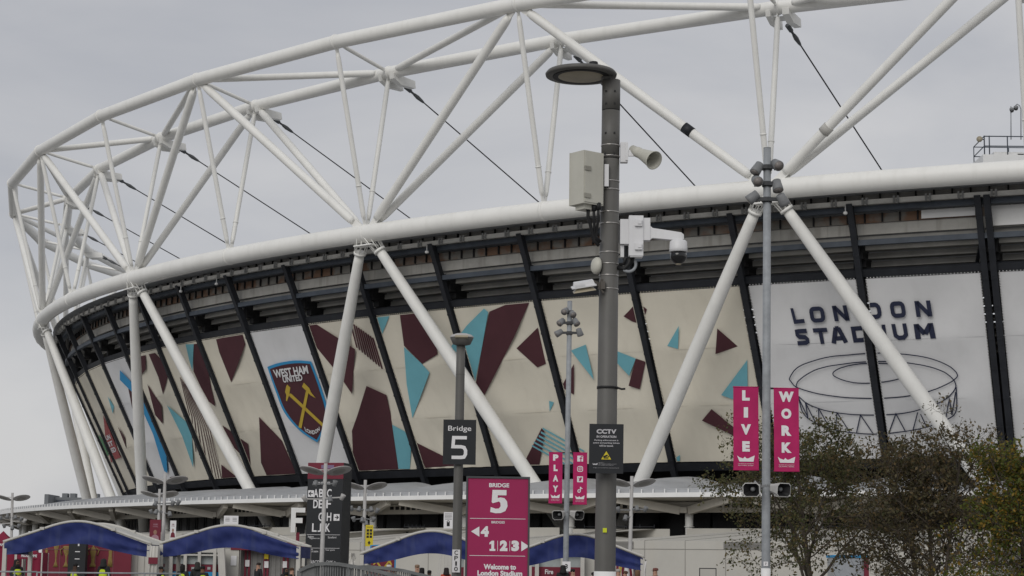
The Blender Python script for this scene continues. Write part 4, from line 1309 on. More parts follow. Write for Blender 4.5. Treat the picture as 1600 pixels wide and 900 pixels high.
# ---- banner masts with clustered spotlights
def mast(px0, py0, px1, py1, Y, r, lab, tiers, speakers, k=1.0):
    global base, ax
    base, ax, top = axis_post(px0, py0, px1, py1, Y)
    o = thing("banner_mast", lab, "mast", base)
    m = MB()
    m.tube([onp(0), onp(1.0), onp(6), onp(top.z)], [r * 1.1, r * 1.06, r * 1.0, r * .93], 24)
    m.tube([onp(.98), onp(1.03)], r * 1.16, 24)
    m.tube([onp(top.z), onp(top.z + .02)], r * .95, 24)
    m.build("pole", galv, o, world=True)
    for py, lamps in tiers:
        zc = at(px1, py, Y).z
        m = MB()
        cl = onp(zc)
        m.tube([cl - Z3 * .07, cl + Z3 * .07], r * 1.25, 20)
        ends = []
        for lx, ly, dx, dy, dz in lamps:
            pnt = at(lx, ly, Y - .12)
            m.beam(cl + Vector((0, -.12, 0)), Vector((pnt.x, Y - .1, cl.z)), .09, .1)
            m.box(Vector((pnt.x, Y - .06, cl.z)), (.12, .16, .14))
            ends.append((pnt, Vector((dx, dy, dz)).normalized()))
        m.build("lamp_bracket", mat("dark_clamp_metal", (.05, .052, .055), .5), o, world=True)
        for pnt, d in ends:
            q = d.to_track_quat('Z', 'Y').to_matrix()
            m = MB()
            L_ = .34 * k
            m.lathe([(.10 * k, -L_ * .5), (.125 * k, -L_ * .45), (.13 * k, -L_ * .1), (.138 * k, -.02), (.138 * k, .03), (.145 * k, L_ * .2), (.15 * k, L_ * .48), (.135 * k, L_ * .5)], pnt, rot=q, n=20)
            b = m.build("spotlight", spotg, o, world=True)
            m = MB()
            m.lathe([(.0, L_ * .4), (.075 * k, L_ * .41), (.13 * k, L_ * .505), (.0, L_ * .508)], pnt, rot=q, n=16)
            inv = o.matrix_basis.inverted(); m.v = [tuple(inv @ Vector(v)) for v in m.v]
            m.build("lens", mat("dull_spot_glass", (.22, .2, .19), .3), b)
    for lx, ly, d, sc in speakers:
        pnt = at(lx, ly, Y - .15)
        d = Vector(d).normalized()
        q = d.to_track_quat('Z', 'Y').to_matrix()
        m = MB()
        def sq(w, h, z): return [pnt + q @ Vector((x * w / 2, y * h / 2, z)) for x, y in ((-.7, -1), (.7, -1), (1, -.6), (1, .6), (.7, 1), (-.7, 1), (-1, .6), (-1, -.6))]
        rings = [sq(.16 * sc, .14 * sc, -.30 * sc), sq(.24 * sc, .2 * sc, -.24 * sc), sq(.30 * sc, .25 * sc, -.05 * sc), sq(.46 * sc, .36 * sc, .22 * sc), sq(.42 * sc, .32 * sc, .225 * sc), sq(.16 * sc, .14 * sc, .02 * sc)]
        vs = [v for r_ in rings for v in r_]
        fs = [tuple(reversed(range(8)))] + [(i * 8 + j, i * 8 + (j + 1) % 8, i * 8 + 8 + (j + 1) % 8, i * 8 + 8 + j) for i in range(5) for j in range(8)]
        m.add(vs, fs)
        for q_ in range(len(m.f) - 8, len(m.f)): m.m[q_] = 1
        m.add(rings[5], [tuple(range(8))], 1)
        m.lathe([(.055 * sc, 0), (.06 * sc, .1 * sc), (.03 * sc, .13 * sc), (0, .135 * sc)], pnt, rot=q, n=14, mi=2)
        m.beam(pnt - d * .2 * sc, onp(pnt.z + .1) + Vector((0, -.1, 0)), .06, .06, mi=2)
        m.build("speaker_horn", [mat("weathered_white_horn", (.46, .455, .44), .5, var=.1), rubber, spotg], o, world=True)
    return o

def banner(lab, px0, py0, px1, py1, Y, post_px, draw, word):
    a, b = at(px0, py1, Y), at(px1, py0, Y)
    F = Face(((a.x + b.x) / 2, Y, (a.z + b.z) / 2), R(2))
    w, h = (b.x - a.x), (b.z - a.z)
    o = thing("banner", lab, "banner", F(0, -h / 2, 0), 0, "pink street banners on the masts")
    m = MB()
    ph = random.uniform(0, 6)
    def cl(s, t, o_=0.0): return F((s - .5) * w, (t - .5) * h, o_ + .012 * math.sin(5 * t + ph) * math.sin(math.pi * t) + .006 * math.sin(7 * s + 3 * t))
    us = np.linspace(0, 1, 9); ts = np.linspace(0, 1, 25)
    m.grid(lambda s, t: cl(s, t, .004), us, ts)
    m.grid(lambda s, t: cl(1 - s, t, -.004), us, ts)
    for t in (0, 1):
        m.tube([cl(-.015, t), cl(1.015, t)], .016 * h / 2.3, 8)
    m.build("cloth", pinkb, o, world=True)
    m = MB()
    G = lambda x, z, o_=.003: cl(x / w + .5, z / h + .5, .012)
    draw(m, G, w, h)
    crown(m, G, -.36 * w, .34 * w, -.40 * h, -.325 * h)
    words(m, G, "QUEEN ELIZABETH", -.01 * w, -.432 * h, .011 * h, bold=.0, width=.62 * w)
    words(m, G, "OLYMPIC PARK", -.01 * w, -.452 * h, .012 * h, bold=.0, width=.62 * w)
    m.build("lettering", lett, o, world=True)
    m = MB()
    for t in (.003, .997):
        p = cl(.5, t)
        m.beam(Vector((p.x, Y + .03, p.z)), Vector((post_px, Y + .03, p.z)), .035, .05)
        m.beam(Vector((cl(0, t).x, Y + .03, p.z)), Vector((cl(1, t).x, Y + .03, p.z)), .03, .03)
    m.build("banner_arm", rubber, o, world=True)
    return o
def stacked(word):
    def draw(m, G, w, h):
        for k, ch in enumerate(word):
            wd = {'I': .17, 'W': .6, 'L': .3, 'E': .3}.get(ch, .40)
            words(m, G, ch, 0, (.335 - .205 * k) * h, .125 * h, bold=.07, width=wd * w)
    return draw
def icons(m, G, w, h):
    s = .42 * w
    for k in range(4):
        zc = (.385 - .20 * k) * h
        if k == 0:
            pol(m, G, [(-s / 2, zc - s / 2), (.03 * s, zc - s / 2), (.03 * s, zc - .05 * s), (-.12 * s, zc - .05 * s), (-.12 * s, zc + .1 * s), (.03 * s, zc + .1 * s), (.05 * s, zc + .3 * s), (.2 * s, zc + .42 * s), (.42 * s, zc + .42 * s), (.42 * s, zc + .5 * s), (-s / 2, zc + s / 2)])
            pol(m, G, [(.2 * s, zc - s / 2), (s / 2, zc - s / 2), (s / 2, zc + s / 2), (.43 * s, zc + s / 2), (.43 * s, zc + .26 * s), (.24 * s, zc + .26 * s), (.2 * s, zc + .1 * s), (.38 * s, zc + .1 * s), (.36 * s, zc - .06 * s), (.2 * s, zc - .06 * s)])
        elif k == 1:
            lines(m, G, [(-.43 * s + .86 * s * x, zc - .43 * s + .86 * s * y) for x, y in _rr(0, 0, 1, 1, .28)], .12 * s, True)
            lines(m, G, arc(0, zc, .2 * s, 0, 330, 12), .1 * s, True)
            pol(m, G, arc(.25 * s, zc + .25 * s, .06 * s, 0, 320, 7))
        elif k == 2:
            bird = [(-.3, -.22), (.0, -.3), (.25, -.1), (.3, .15), (.38, .24), (.25, .26), (.15, .3), (.02, .22), (.0, .1), (-.3, .26), (-.3, .05), (-.2, -.1)]
            fr = [(-.5, -.5), (.5, -.5), (.5, .5), (-.5, .5)]
            pol(m, G, [(-.5 * s, zc - .5 * s), (.5 * s, zc - .5 * s), (.5 * s, zc - .33 * s), (-.5 * s, zc - .33 * s)])
            pol(m, G, [(-.5 * s, zc + .33 * s), (.5 * s, zc + .33 * s), (.5 * s, zc + .5 * s), (-.5 * s, zc + .5 * s)])
            pol(m, G, [(-.5 * s, zc - .33 * s), (-.28 * s, zc - .33 * s), (-.12 * s, zc - .12 * s), (-.3 * s, zc + .33 * s), (-.5 * s, zc + .33 * s)])
            pol(m, G, [(.1 * s, zc - .33 * s), (.5 * s, zc - .33 * s), (.5 * s, zc + .33 * s), (.3 * s, zc + .33 * s), (.36 * s, zc + .2 * s)])
            pol(m, G, [(-.27 * s, zc + .33 * s), (.02 * s, zc + .33 * s), (-.02 * s, zc + .12 * s)])
        else:
            lines(m, G, arc(-.14 * s, zc - .24 * s, .22 * s, 60, 360, 12), .15 * s)
            lines(m, G, [(.08 * s, zc - .3 * s), (.08 * s, zc + .48 * s)], .16 * s)
            lines(m, G, [(.1 * s, zc + .44 * s), (.2 * s, zc + .24 * s), (.44 * s, zc + .16 * s)], .15 * s)

YA, YC = 52, 84

mast(1196.7, 850, 1198.8, 232, YA, .112, "tall galvanised mast beside the trees with three tiers of spotlights and banners LIVE and WORK",
     [(262, [(1183.5, 263, -.5, -.3, -.8), (1213.5, 257, .25, -.9, -.45)]),
      (288, [(1182.5, 282, .1, -.92, -.4), (1214.5, 290, .1, -.4, -.9)]),
      (312.5, [(1176.5, 308, -.75, .1, -.6), (1222.5, 312, .5, .35, -.8)])],
     [(1178, 764, (-.45, -.95, -.15), 1.05), (1216, 764, (.55, -.85, -.15), 1.05)], 1.0)
zw = at(1196.6, 888, YA).z
_m = MB(); _m.tube([onp(zw - .6), onp(zw)], .128, 24)
_m.build("white_base_band", white2, bpy.data.objects["banner_mast"], world=True)
banner("pink banner reading LIVE left of the tall mast by the trees", 1146, 605, 1185, 734, YA - .02, onp(5).x, stacked("LIVE"), "LIVE")
banner("pink banner reading WORK right of the tall mast by the trees", 1209.5, 607, 1248, 736, YA - .02, onp(5).x, stacked("WORK"), "WORK")
mast(884, 880, 890.3, 471, YC, .115, "distant galvanised mast left of the tall lamp post with spotlights and two pink banners",
     [(488, [(883.5, 486, -.4, -.8, -.4), (894, 490, .3, -.8, -.5)]),
      (505, [(877, 503, -.6, -.6, -.6), (899.5, 503, .4, -.5, -.7)]),
      (520.5, [(873.5, 520, -.8, -.2, -.5), (905.5, 519, .3, .3, -.8)])],
     [(875.5, 803.5, (-.5, -.9, -.2), 1.15), (899.5, 803.5, (.6, -.8, -.2), 1.15)], 1.0)
banner("pink banner reading PLAY on the distant mast", 857, 707, 879, 786, YC - .02, onp(5).x, stacked("PLAY"), "PLAY")
banner("pink banner with four white social media icons on the distant mast", 895, 707.5, 917.5, 788, YC - .02, onp(5).x, icons, "")
s, F = board("post_notice", "small white notice taped to the distant banner mast", "sign", at(885, 885, YC - .15), .36, .42, .01, lett, part="plate")
m = MB(); words(m, F, "3", 0, -.1, .2, bold=.03, width=.12); m.build("lettering", rubber, s, world=True)
s, F = board("post_notice", "small white notice on the mast beside the trees", "sign", at(1196.6, 881, YA - .14), .12, .12, .01, lett, part="plate")
m = MB(); words(m, F, "7", 0, -.03, .06, bold=.02, width=.04); m.build("lettering", rubber, s, world=True)

# ---- double-disc reflector lamps
def reflector(px0, py0, px1, py1, Y, lab, clusters, one=None, r=.62):
    global base, ax
    base, ax, top = axis_post(px0, py0, px1, py1, Y)
    o = thing("street_lamp", lab, "street lamp", base, 0, "twin disc lamp posts in front of the stadium")
    m = MB()
    m.tube([onp(0), onp(2), onp(top.z)], [.12, .11, .09], 16)
    zb = top.z - .5
    m.beam(onp(zb + .18) + Vector((-.75, 0, 0)), onp(zb + .18) + Vector((.75, 0, 0)), .05, .05)
    m.build("pole", pale, o, world=True)
    for s in (-1, 1):
        tiltm = Matrix.Rotation(s * R(-13), 3, 'Y') @ Matrix.Rotation(R(-13 if s < 0 else -15), 3, 'X')
        m = MB()
        c = onp(zb + .02) + Vector((s * .68, -.05 * s, .12))
        m.lathe([(0, -.02), (r * .55, -.028), (r * .97, -.015), (r, .0), (r * .97, .025), (r * .5, .05), (0, .06)], c, rot=tiltm, n=32)
        d = m.build("reflector_disc", pale, o, world=True)
        m = MB()
        m.lathe([(0, -.03), (r * .5, -.036), (r * .53, -.03)], c, rot=tiltm, n=24)
        inv = o.matrix_basis.inverted(); m.v = [tuple(inv @ Vector(v)) for v in m.v]
        m.build("disc_rim", mat("disc_centre_plate", (.30, .29, .27), .5), d)
    for py, offs in clusters:
        zc = at(px1, py, Y).z
        for dx, dz in offs:
            pnt = onp(zc) + Vector((dx, -.15, dz))
            q = Vector((dx * .5, -.25, .9 if abs(dx) > .45 else -.7)).normalized().to_track_quat('Z', 'Y').to_matrix()
            m = MB()
            m.lathe([(.05, -.15), (.095, -.13), (.11, .03), (.135, .14), (.11, .15)], pnt, rot=q, n=12)
            m.beam(onp(zc) + Vector((0, -.05, dz * .5)), pnt, .06, .06)
            m.build("spotlight", spotg if abs(dx) < .9 else pale, o, world=True)
    return o
reflector(502.5, 880, 509, 724, 95, "white twin disc lamp post in front of the black turnstile totem", [(757, [(-.45, .05), (.5, .05)]), (780, [(-.95, 0), (.9, .1), (.3, 0)])])
reflector(568, 850, 571, 750, 112, "twin disc lamp post carrying a yellow sign right of the black totem", [(798, [(-.75, .1), (-.3, .1), (.4, .1), (.75, .0)]), (809, [(-.6, -.1), (.55, -.1)]), (812, [(-.1, 0), (.15, -.2)])])
reflector(984, 880, 987.5, 744, 103, "twin disc lamp post just right of the tall grey lamp post", [(797, [(-.7, 0), (.3, .1), (.75, .05)]), (806, [(-.3, -.1)])])
reflector(255.5, 820, 258, 740, 107, "taller of the two twin disc lamp posts above the gap between the blue awnings", [(787, [(-.45, 0), (.5, 0), (.8, .05)]), (800, [(-.4, 0), (.35, -.1)])])
reflector(247.5, 830, 249.5, 764, 129, "shorter twin disc lamp post behind a taller one between the blue awnings", [(800, [(-.5, 0), (.3, 0)])])
reflector(17.5, 850, 19.5, 770, 139, "twin disc lamp post at the far left end of the canopy", [(810, [(-.75, .0), (-.3, .15), (.3, .1), (.7, -.05)]), (820, [(-.5, -.1), (.1, -.2), (.55, -.1)]), (815, [(-.95, -.2), (.95, .05)])])

# ------------------------------------------------------------------ white clad pavilions in front of the canopy
seam = mat("grey_panel_joint", (.25, .24, .22), .8)
louv = mat("louvre_dark_grey", (.16, .155, .15), .7)
def pavilion(lab, u0, u1, d0, ze, d1, zr, hip0=True, hip1=True, louvres=(), band=None, pw=2.3):
    """clad wall on offset d0 with a folded roof rising to offset d1"""
    mid = ring((u0 + u1) / 2, d0, 0)
    o = thing("pavilion", lab, "pavilion", mid, 0, "white clad entrance pavilions under the canopy")
    def bld(mb, name, mats): return mb.build(name, mats, o, world=True)
    n = max(2, int((u1 - u0) * 18 / pw))
    us = np.linspace(u0, u1, n + 1)
    h = (d0 - d1) / 18 * .55
    m = MB()
    m.grid(lambda u, z: ring(u, d0, z), us, [0, ze], smooth=False)
    m.grid(lambda d, z: ring(u0, d, z), [d1, d0], [0, ze], smooth=False)
    m.grid(lambda d, z: ring(u1, d, z), [d0, d1], [0, ze], smooth=False)
    m.grid(lambda u, z: ring(u, d1, z), us, [0, zr], smooth=False)
    for k, u in enumerate(us[1:-1]):
        m.beam(ring(u, d0 + .01, .1), ring(u, d0 + .01, ze), .035, .02, up=outward(u), mi=1)
    m.tube([ring(u, d0 + .012, ze - .52) for u in us], .018, 6, mi=1)
    if band:
        m.grid(lambda u, z: ring(u, d0 + .03, z), us, [band[0], band[1]], 3, smooth=False)
    for a_, b_ in louvres:
        for k in range(6):
            m.beam(ring(a_, d0 + .02, ze - .08 - .08 * k), ring(b_, d0 + .02, ze - .08 - .08 * k), .04, .035, mi=2)
    bld(m, "wall", [clad, seam, louv, claret])
    m = MB()
    ua, ub = (u0 + h if hip0 else u0), (u1 - h if hip1 else u1)
    tus = np.linspace(ua, ub, n + 1)
    for k in range(n):
        m.add([ring(us[k], d0, ze), ring(us[k + 1], d0, ze), ring(tus[k + 1], d1, zr), ring(tus[k], d1, zr)], [(0, 1, 2, 3)])
    m.add([ring(u0, d0, ze), ring(tus[0], d1, zr), ring(u0, d1, ze)], [(0, 1, 2)])
    m.add([ring(u1, d0, ze), ring(u1, d1, ze), ring(tus[-1], d1, zr)], [(0, 1, 2)])
    for k in range(1, n):
        m.tube([ring(us[k], d0, ze + .01), ring(tus[k], d1, zr + .01)], .018, 5, mi=1)
    bld(m, "roof", [clad, seam])
    m = MB()
    m.tube([ring(u, d1 + .2, zr + .14) for u in np.linspace(ua, ub, 12)], .03, 6)
    for u in np.linspace(ua, ub, 6):
        m.tube([ring(u, d1 + .2, zr - .02), ring(u, d1 + .2, zr + .3)], .03, 6)
    bld(m, "roof_rail", dsteel)
    return o
pavilion("long white clad pavilion with louvres behind the autumn trees at the right", 5.70, 6.95, 14, 3.66, 1.6, 4.75, louvres=((5.72, 5.80), (6.11, 6.24)))
pavilion("white clad pavilion with folded roof behind the yellow sign", 4.40, 5.16, 14, 3.46, 2.0, 4.80)
pavilion("low white roofed pavilion with a claret band left of the black totem", 4.14, 4.385, 13.6, 3.9, 2.0, 4.75, hip0=True, hip1=False, band=(2.85, 3.4), pw=1.6)
pavilion("white roofed pavilion behind the right hand blue awnings", 5.22, 5.64, 13.8, 3.7, 2.0, 4.7)
pavilion("pale roofed pavilion between the left and second blue awnings", 3.2, 3.72, 13.5, 4.1, 2.0, 4.9)

# big white letter standing proud of the entrance
lf = at(462.5, 812, 107)
ls = thing("entrance_letter", "large white letter F with claret sides beside the black totem", "sign", (lf.x, 107, 0))
m = MB()
F = Face((lf.x, 107, lf.z), 0)
W2, H2 = .55, 1.32
outl = [(-.28, -.7), (-.02, -.7), (-.02, -.18), (.36, -.18), (.36, .10), (-.02, .10), (-.02, .40), (.5, .40), (.5, .66), (-.28, .66)]
m.prism(outl, lambda x, z, t: F(x, z, -t), .22)
for f_ in range(1, len(m.f)): m.m[f_] = 1
m.build("letter", [white2, claret], ls, world=True)
m = MB()
m.box((lf.x + .1, 107.22, (lf.z - .7) / 2), (.18, .12, lf.z - .7))
m.build("support", claret, ls, world=True)

# ---- black turnstile totem
tb = at(504, 880, 100); tt = at(505, 723, 100)
tot = thing("totem_sign", "tall black turnstile totem with a claret cap and white letters A to K", "sign", (tb.x, 100, 0))
wT = 1.93
FT = Face((tb.x - .02, 100, 0), R(-14), ROLL * .55)
hT = tt.z
m = MB()
def slab(m, z0, z1, mi, g=0.0):
    m.add([FT(x, z, q) for q in (g, -1.35) for x, z in ((-wT / 2 - g, z0), (wT / 2 + g, z0), (wT / 2 + g, z1), (-wT / 2 - g, z1))],
          [(0, 1, 2, 3), (7, 6, 5, 4), (0, 4, 5, 1), (1, 5, 6, 2), (2, 6, 7, 3), (3, 7, 4, 0)], mi)
slab(m, 0, hT - .84, 0)
m.build("body", signd, tot, world=True)
m = MB()
slab(m, hT - .835, hT, 0, .012)
m.f.pop(3); m.m.pop(3); m.sm.pop(3)
m.add([FT(wT / 2 + .013, hT - .835, .012), FT(wT / 2 + .013, hT - .835, -1.35), FT(wT / 2 + .013, hT, -1.35), FT(wT / 2 + .013, hT, .012)], [(0, 1, 2, 3)], 1)
m.build("cap", [claret, signd], tot, world=True)
def tz(py): return at(504, py, 100).z
m = MB()
words(m, FT, "TURNSTILES", -.2, tz(757), .14, bold=.01, width=.95)
for k, (b, py) in enumerate((("ABC", 777), ("DEF", 794), ("GH", 814), ("LJK", 831))):
    x = {0: (-.49, -.20, .24), 1: (-.49, -.20, .22), 2: (-.18, .27), 3: (-.51, -.21, .22)}[k]
    for ch, xx in zip(b, x):
        words(m, FT, ch, xx, tz(py), .43, bold=.02, width=.25)
for xx, py, dr in ((-.76, 774, -1), (.68, 811, 1)):
    rect(m, FT, xx - .16, xx + .16, tz(py) - .08, tz(py) + .26)
for py in (835.5, 856.5):
    rect(m, FT, -.9, .9, tz(py) - .008, tz(py) + .008)
for k, (xa, py, b, wd) in enumerate(((-.85, 840, "Stadium", .32), (-.75, 843, "Megastore tours", .55), (.25, 841, "Stratford", .45), (-.85, 860, "Hackney", .3), (-.75, 863, "Wick station", .5), (.15, 861, "Car park", .5), (-.85, 881, "< ABCDEF", .9), (.2, 881, "GHJK >", .5))):
    words(m, FT, b, xa, tz(py), .1 if k < 6 else .17, bold=.0, width=wd, align='l')
words(m, FT, "J", wT / 2 - .05, hT - .55, .01, bold=.0, width=.01)
m.build("lettering", lett, tot, world=True)
m = MB()
for xx, py, dr in ((-.76, 774, -1), (.68, 811, 1)):
    zc = tz(py) + .09
    lines(m, FT, [(xx - .1 * dr, zc), (xx + .1 * dr, zc)], .05, o=.006)
    lines(m, FT, [(xx, zc + .1), (xx + .1 * dr, zc), (xx, zc - .1)], .05, o=.006)
m.build("arrow_symbol", signd, tot, world=True)
m = MB()
rect(m, FT, -.25, .45, hT - .3, hT - .12, .014)
m.build("cap_logo", mat("dull_lilac_print", (.2, .14, .24), .6), tot, world=True)

# shorter black totem behind the left awning
sb = at(120, 860, 96.8); s2 = at(120, 843, 96.8)
tot2 = thing("totem_sign", "short black totem with a white letter F behind the leftmost blue awning", "sign", (sb.x, 96.8, 0))
F2 = Face((sb.x, 96.8, 0), 0, ROLL * .6)
m = MB()
m.add([F2(x, z, q) for q in (0, -.5) for x, z in ((-.43, 0), (.43, 0), (.43, s2.z), (-.43, s2.z))], [(0, 1, 2, 3), (7, 6, 5, 4), (0, 4, 5, 1), (1, 5, 6, 2), (2, 6, 7, 3), (3, 7, 4, 0)])
m.build("body", signd, tot2, world=True)
m = MB()
words(m, F2, "F", .12, s2.z - .32, .27, bold=.03, width=.2)
for k in range(3):
    rect(m, F2, -.1, .14, s2.z - .62 - .36 * k, s2.z - .58 - .36 * k)
m.build("lettering", lett, tot2, world=True)

# ------------------------------------------------------------------ blue arched awnings over the turnstiles
def awning(lab, x0, x1, Y, py_end, py_pk, drop_end, drop_mid, depth=4.5):
    a, b = at(x0, py_end, Y), at(x1, py_end + (x1 - x0) * ROLL * .9, Y)
    w = b.x - a.x
    zE = (a.z + b.z) / 2
    zP = at((x0 + x1) / 2, py_pk, Y).z
    o = thing("entrance_awning", lab, "awning", ((a.x + b.x) / 2, Y, 0), 0, "blue arched turnstile awnings")
    def prof(s):                      # s 0..1, straight shoulders and a rounded crown
        t = abs(2 * s - 1)
        k = 1 - t
        v = 1.18 * k if k < .55 else 1.18 * .55 + (1 - 1.18 * .55) * math.sin((k - .55) / .45 * math.pi / 2) ** .95
        return zE + (zP - zE) * min(v, 1)
    ss = np.linspace(0, 1, 41)
    m = MB()
    m.grid(lambda s, f: Vector((a.x + w * s, Y + depth * f, prof(s) + .02)), ss, [0, .33, .66, 1])
    m.build("roof_cloth", mat("pale_awning_roof", (.50, .49, .45), .7, var=.1, streak=.2), o, world=True)
    for f in (0, 1):
        m = MB()
        m.tube([Vector((a.x + w * s, Y + depth * f, prof(s) + .04)) for s in ss], .06, 10)
        for s in (.26, .74):
            m.box(Vector((a.x + w * s, Y + depth * f - .05, prof(s) + .07)), (.18, .16, .12))
        m.build("arch_frame", tentw, o, world=True)
    m = MB()
    ph = random.uniform(0, 9)
    def cloth(s, t):
        dp = drop_end + (drop_mid - drop_end) * math.sin(math.pi * s) ** .8
        return Vector((a.x + w * (.012 + .976 * s), Y - .06 + .05 * math.sin(31 * s + ph + 3 * t) * t + .05 * math.sin(13 * s * t + ph) + .03 * math.sin(57 * s - 6 * t + ph) * math.sin(math.pi * t), prof(s) - .02 - dp * t - (.05 * (1 - abs(2 * s - 1)) if t == 1 else 0)))
    m.grid(cloth, np.linspace(0, 1, 121), np.linspace(0, 1, 9))
    for sx in (0.004, .996):
        m.grid(lambda f, t: Vector((a.x + w * sx, Y + depth * f, prof(sx) - drop_end * t)), [0, 1], [0, 1])
    m.build("front_valance", bluef, o, world=True)
    for s in (.0, 1.0):
        for f in (0, 1):
            m = MB()
            m.box((a.x + w * (s * .97 + .015), Y + depth * f, zE / 2), (.17, .17, zE))
            m.build("post", tentw, o, world=True)
    return o
YT = 84
awning("leftmost blue arched turnstile awning, in front of claret trophy boards", 5, 237, YT, 848, 816, .50, .86)
awning("second blue arched turnstile awning, left of the black totem", 249, 470, YT, 851, 822, .50, .86)
awning("blue arched turnstile awning between the yellow sign and the magenta board", 562, 789, YT, 867, 831, .36, .86)
awning("rightmost blue arched turnstile awning, behind the two tall lamp posts", 791, 1007, YT + 1.5, 869, 836, .52, .90)

# padded pillar and plastic wrap between the first two awnings
pc = at(241, 880, YT - .4)
o = thing("padded_pillar", "white wrapped pillar with a claret notice between the two left awnings", "pillar", (pc.x, pc.y, 0))
m = MB()
hh = at(241, 853, YT).z
m.tube([(pc.x, pc.y, 0), (pc.x, pc.y, hh * .4), (pc.x, pc.y, hh * .75), (pc.x, pc.y, hh)], [.27, .25, .24, .2], 10)
for k in range(3):
    m.tube([(pc.x - .15 + .15 * k, pc.y - .2, .1), (pc.x - .17 + .15 * k, pc.y - .22, hh * .6), (pc.x - .1 + .12 * k, pc.y - .16, hh)], .05, 6)
m.build("wrapped_post", tentw, o, world=True)
F = Face(at(239, 876, YT - .75)); m = MB()
rect(m, F, -.2, .2, -.14, .14, 0); rect(m, F, -.2, .2, -.14, .14, -.02)
m.build("notice", claret, o, world=True)
pc = at(550, 868, YT - .2)
m = MB()
rg_ = np.random.default_rng(5)
nz = rg_.normal(0, .05, (24, 15))
m.grid(lambda a_, q_: Vector((pc.x + (.2 + nz[int(a_) % 23][int(q_)]) * math.cos(2 * math.pi * a_ / 23) * (1 - .03 * q_), YT - .1 + (.16 + nz[int(a_) % 23][int(q_)]) * math.sin(2 * math.pi * a_ / 23), 2.3 * q_ / 14)), np.arange(24), np.arange(15), smooth=False)
solo(m, "bundled_sheeting", tentw, "crumpled pale plastic sheeting hanging at the left end of the third awning", "sheeting", (0, 0, 0))

# ---- facades behind the awnings
def facade(name, lab, cat, px0, px1, Y, ztop):
    a, b = at(px0, 880, Y), at(px1, 880, Y)
    o = thing(name, lab, cat, ((a.x + b.x) / 2, Y, 0))
    return o, a.x, b.x
# claret hoarding with gold trophies
o, xa, xb = facade("trophy_hoarding", "claret hoarding printed with gold trophies under the leftmost awning", "hoarding", 66, 205, 98, 3)
zt = at(140, 848, 98).z
m = MB()
m.box(((xa + xb) / 2, 98, zt / 2), (xb - xa, .15, zt))
m.box(((xa + xb) / 2, 97.9, at(140, 859, 98).z), (xb - xa, .03, .03), mi=1)
for k in range(1, 5):
    m.box((xa + (xb - xa) * k / 5, 97.92, zt / 2), (.02, .02, zt), mi=1)
m.build("board", [claret, mat("dim_claret_joint", (.22, .10, .11), .6)], o, world=True)
bronze = mat("dull_gold_print", (.24, .165, .05), .6, var=.2, scale=6)
for px, ztop_, kind in ((72, .85, 0), (87, 1.05, 1), (103, .95, 2), (145, 1.05, 3), (172, 1.1, 4)):
    c = at(px, 875, 97.9)
    zc = c.z - .35
    m = MB()
    pr = {0: [(.12, 0), (.1, .2), (.05, .3), (.06, .7), (.1, .9), (0, .95)], 1: [(.16, 0), (.1, .15), (.04, .3), (.06, .6), (.17, 1.05), (.2, 1.2), (0, 1.2)],
          2: [(.2, 0), (.12, .1), (.04, .3), (.05, .5), (.2, .8), (.24, 1.0), (.18, 1.05), (0, 1.05)], 3: [(.2, 0), (.18, .12), (.1, .2), (.12, .5), (.2, .75), (.13, .95), (.05, 1.0), (.04, 1.2), (0, 1.22)],
          4: [(.17, 0), (.14, .3), (.1, .6), (.13, .9), (.19, 1.2), (.1, 1.25), (0, 1.25)]}[kind]
    m.lathe(pr, (c.x, 97.92, zc), n=14, sx=.8, sy=.15)
    if kind in (2, 3):
        for s in (-1, 1):
            m.tube([(c.x + s * .15, 97.88, zc + .95), (c.x + s * .3, 97.88, zc + .85), (c.x + s * .22, 97.88, zc + .6)], .03, 6)
    m.build("trophy_print", bronze, o, world=True)
m = MB()
a, b = at(205, 880, 98.5), at(247, 880, 98.5)
m.box(((a.x + b.x) / 2, 98.6, 1.43), (b.x - a.x, .3, 2.86))
for k in (1, 2, 3):
    m.box((a.x + (b.x - a.x) * k / 4, 98.44, 1.43), (.02, .02, 2.86), mi=1)
solo(m, "screen_wall", [clad, seam], "plain white screen wall right of the claret trophy boards", "wall", (0, 0, 0))

# glazed entrance under the second awning
o, xa, xb = facade("glazed_entrance", "white framed glass entrance with a claret band under the second awning", "entrance", 251, 349, 100, 3)
zt = at(300, 856, 100).z
m = MB()
m.box(((xa + xb) / 2, 100, zt - .12), (xb - xa, .3, .22))
m.box(((xa + xb) / 2, 99.95, zt - .36), (xb - xa, .25, .08))
for px in (253, 268, 290, 312, 336, 348):
    p = at(px, 880, 100)
    m.box((p.x, 99.9, zt / 2), (.16, .2, zt))
p0, p1 = at(352, 880, 99.6), at(346, 857, 99.6)
m.beam((p0.x, 99.5, 0), (p1.x, 99.5, zt), .35, .3, up=(0, 1, 0))
m.build("frame", tentw, o, world=True)
m = MB()
xs = (xb - xa)
m.box(((xa + xb) / 2, 100.2, zt * .5), (xs, .06, zt * .96), mi=0)
z1, z2 = at(300, 882, 100.1).z, at(300, 893, 100.1).z
m.box(((xa + xb) / 2, 100.12, (z1 + z2) / 2), (xs, .04, z1 - z2), mi=1)
m.box(((xa + xb) / 2, 100.13, z1 + .42), (xs, .03, .8), mi=2)
m.box(((xa + xb) / 2, 100.13, z2 - .2), (xs, .03, .38), mi=3)
for px in (257, 279, 301, 326):
    p = at(px, 888, 100)
    m.box((p.x, 100.08, p.z), (.16, .02, .13), mi=2)
m.build("glazing", [glassd, claret, mat("pale_blind", (.34, .37, .37), .5, var=.1), azure], o, world=True)
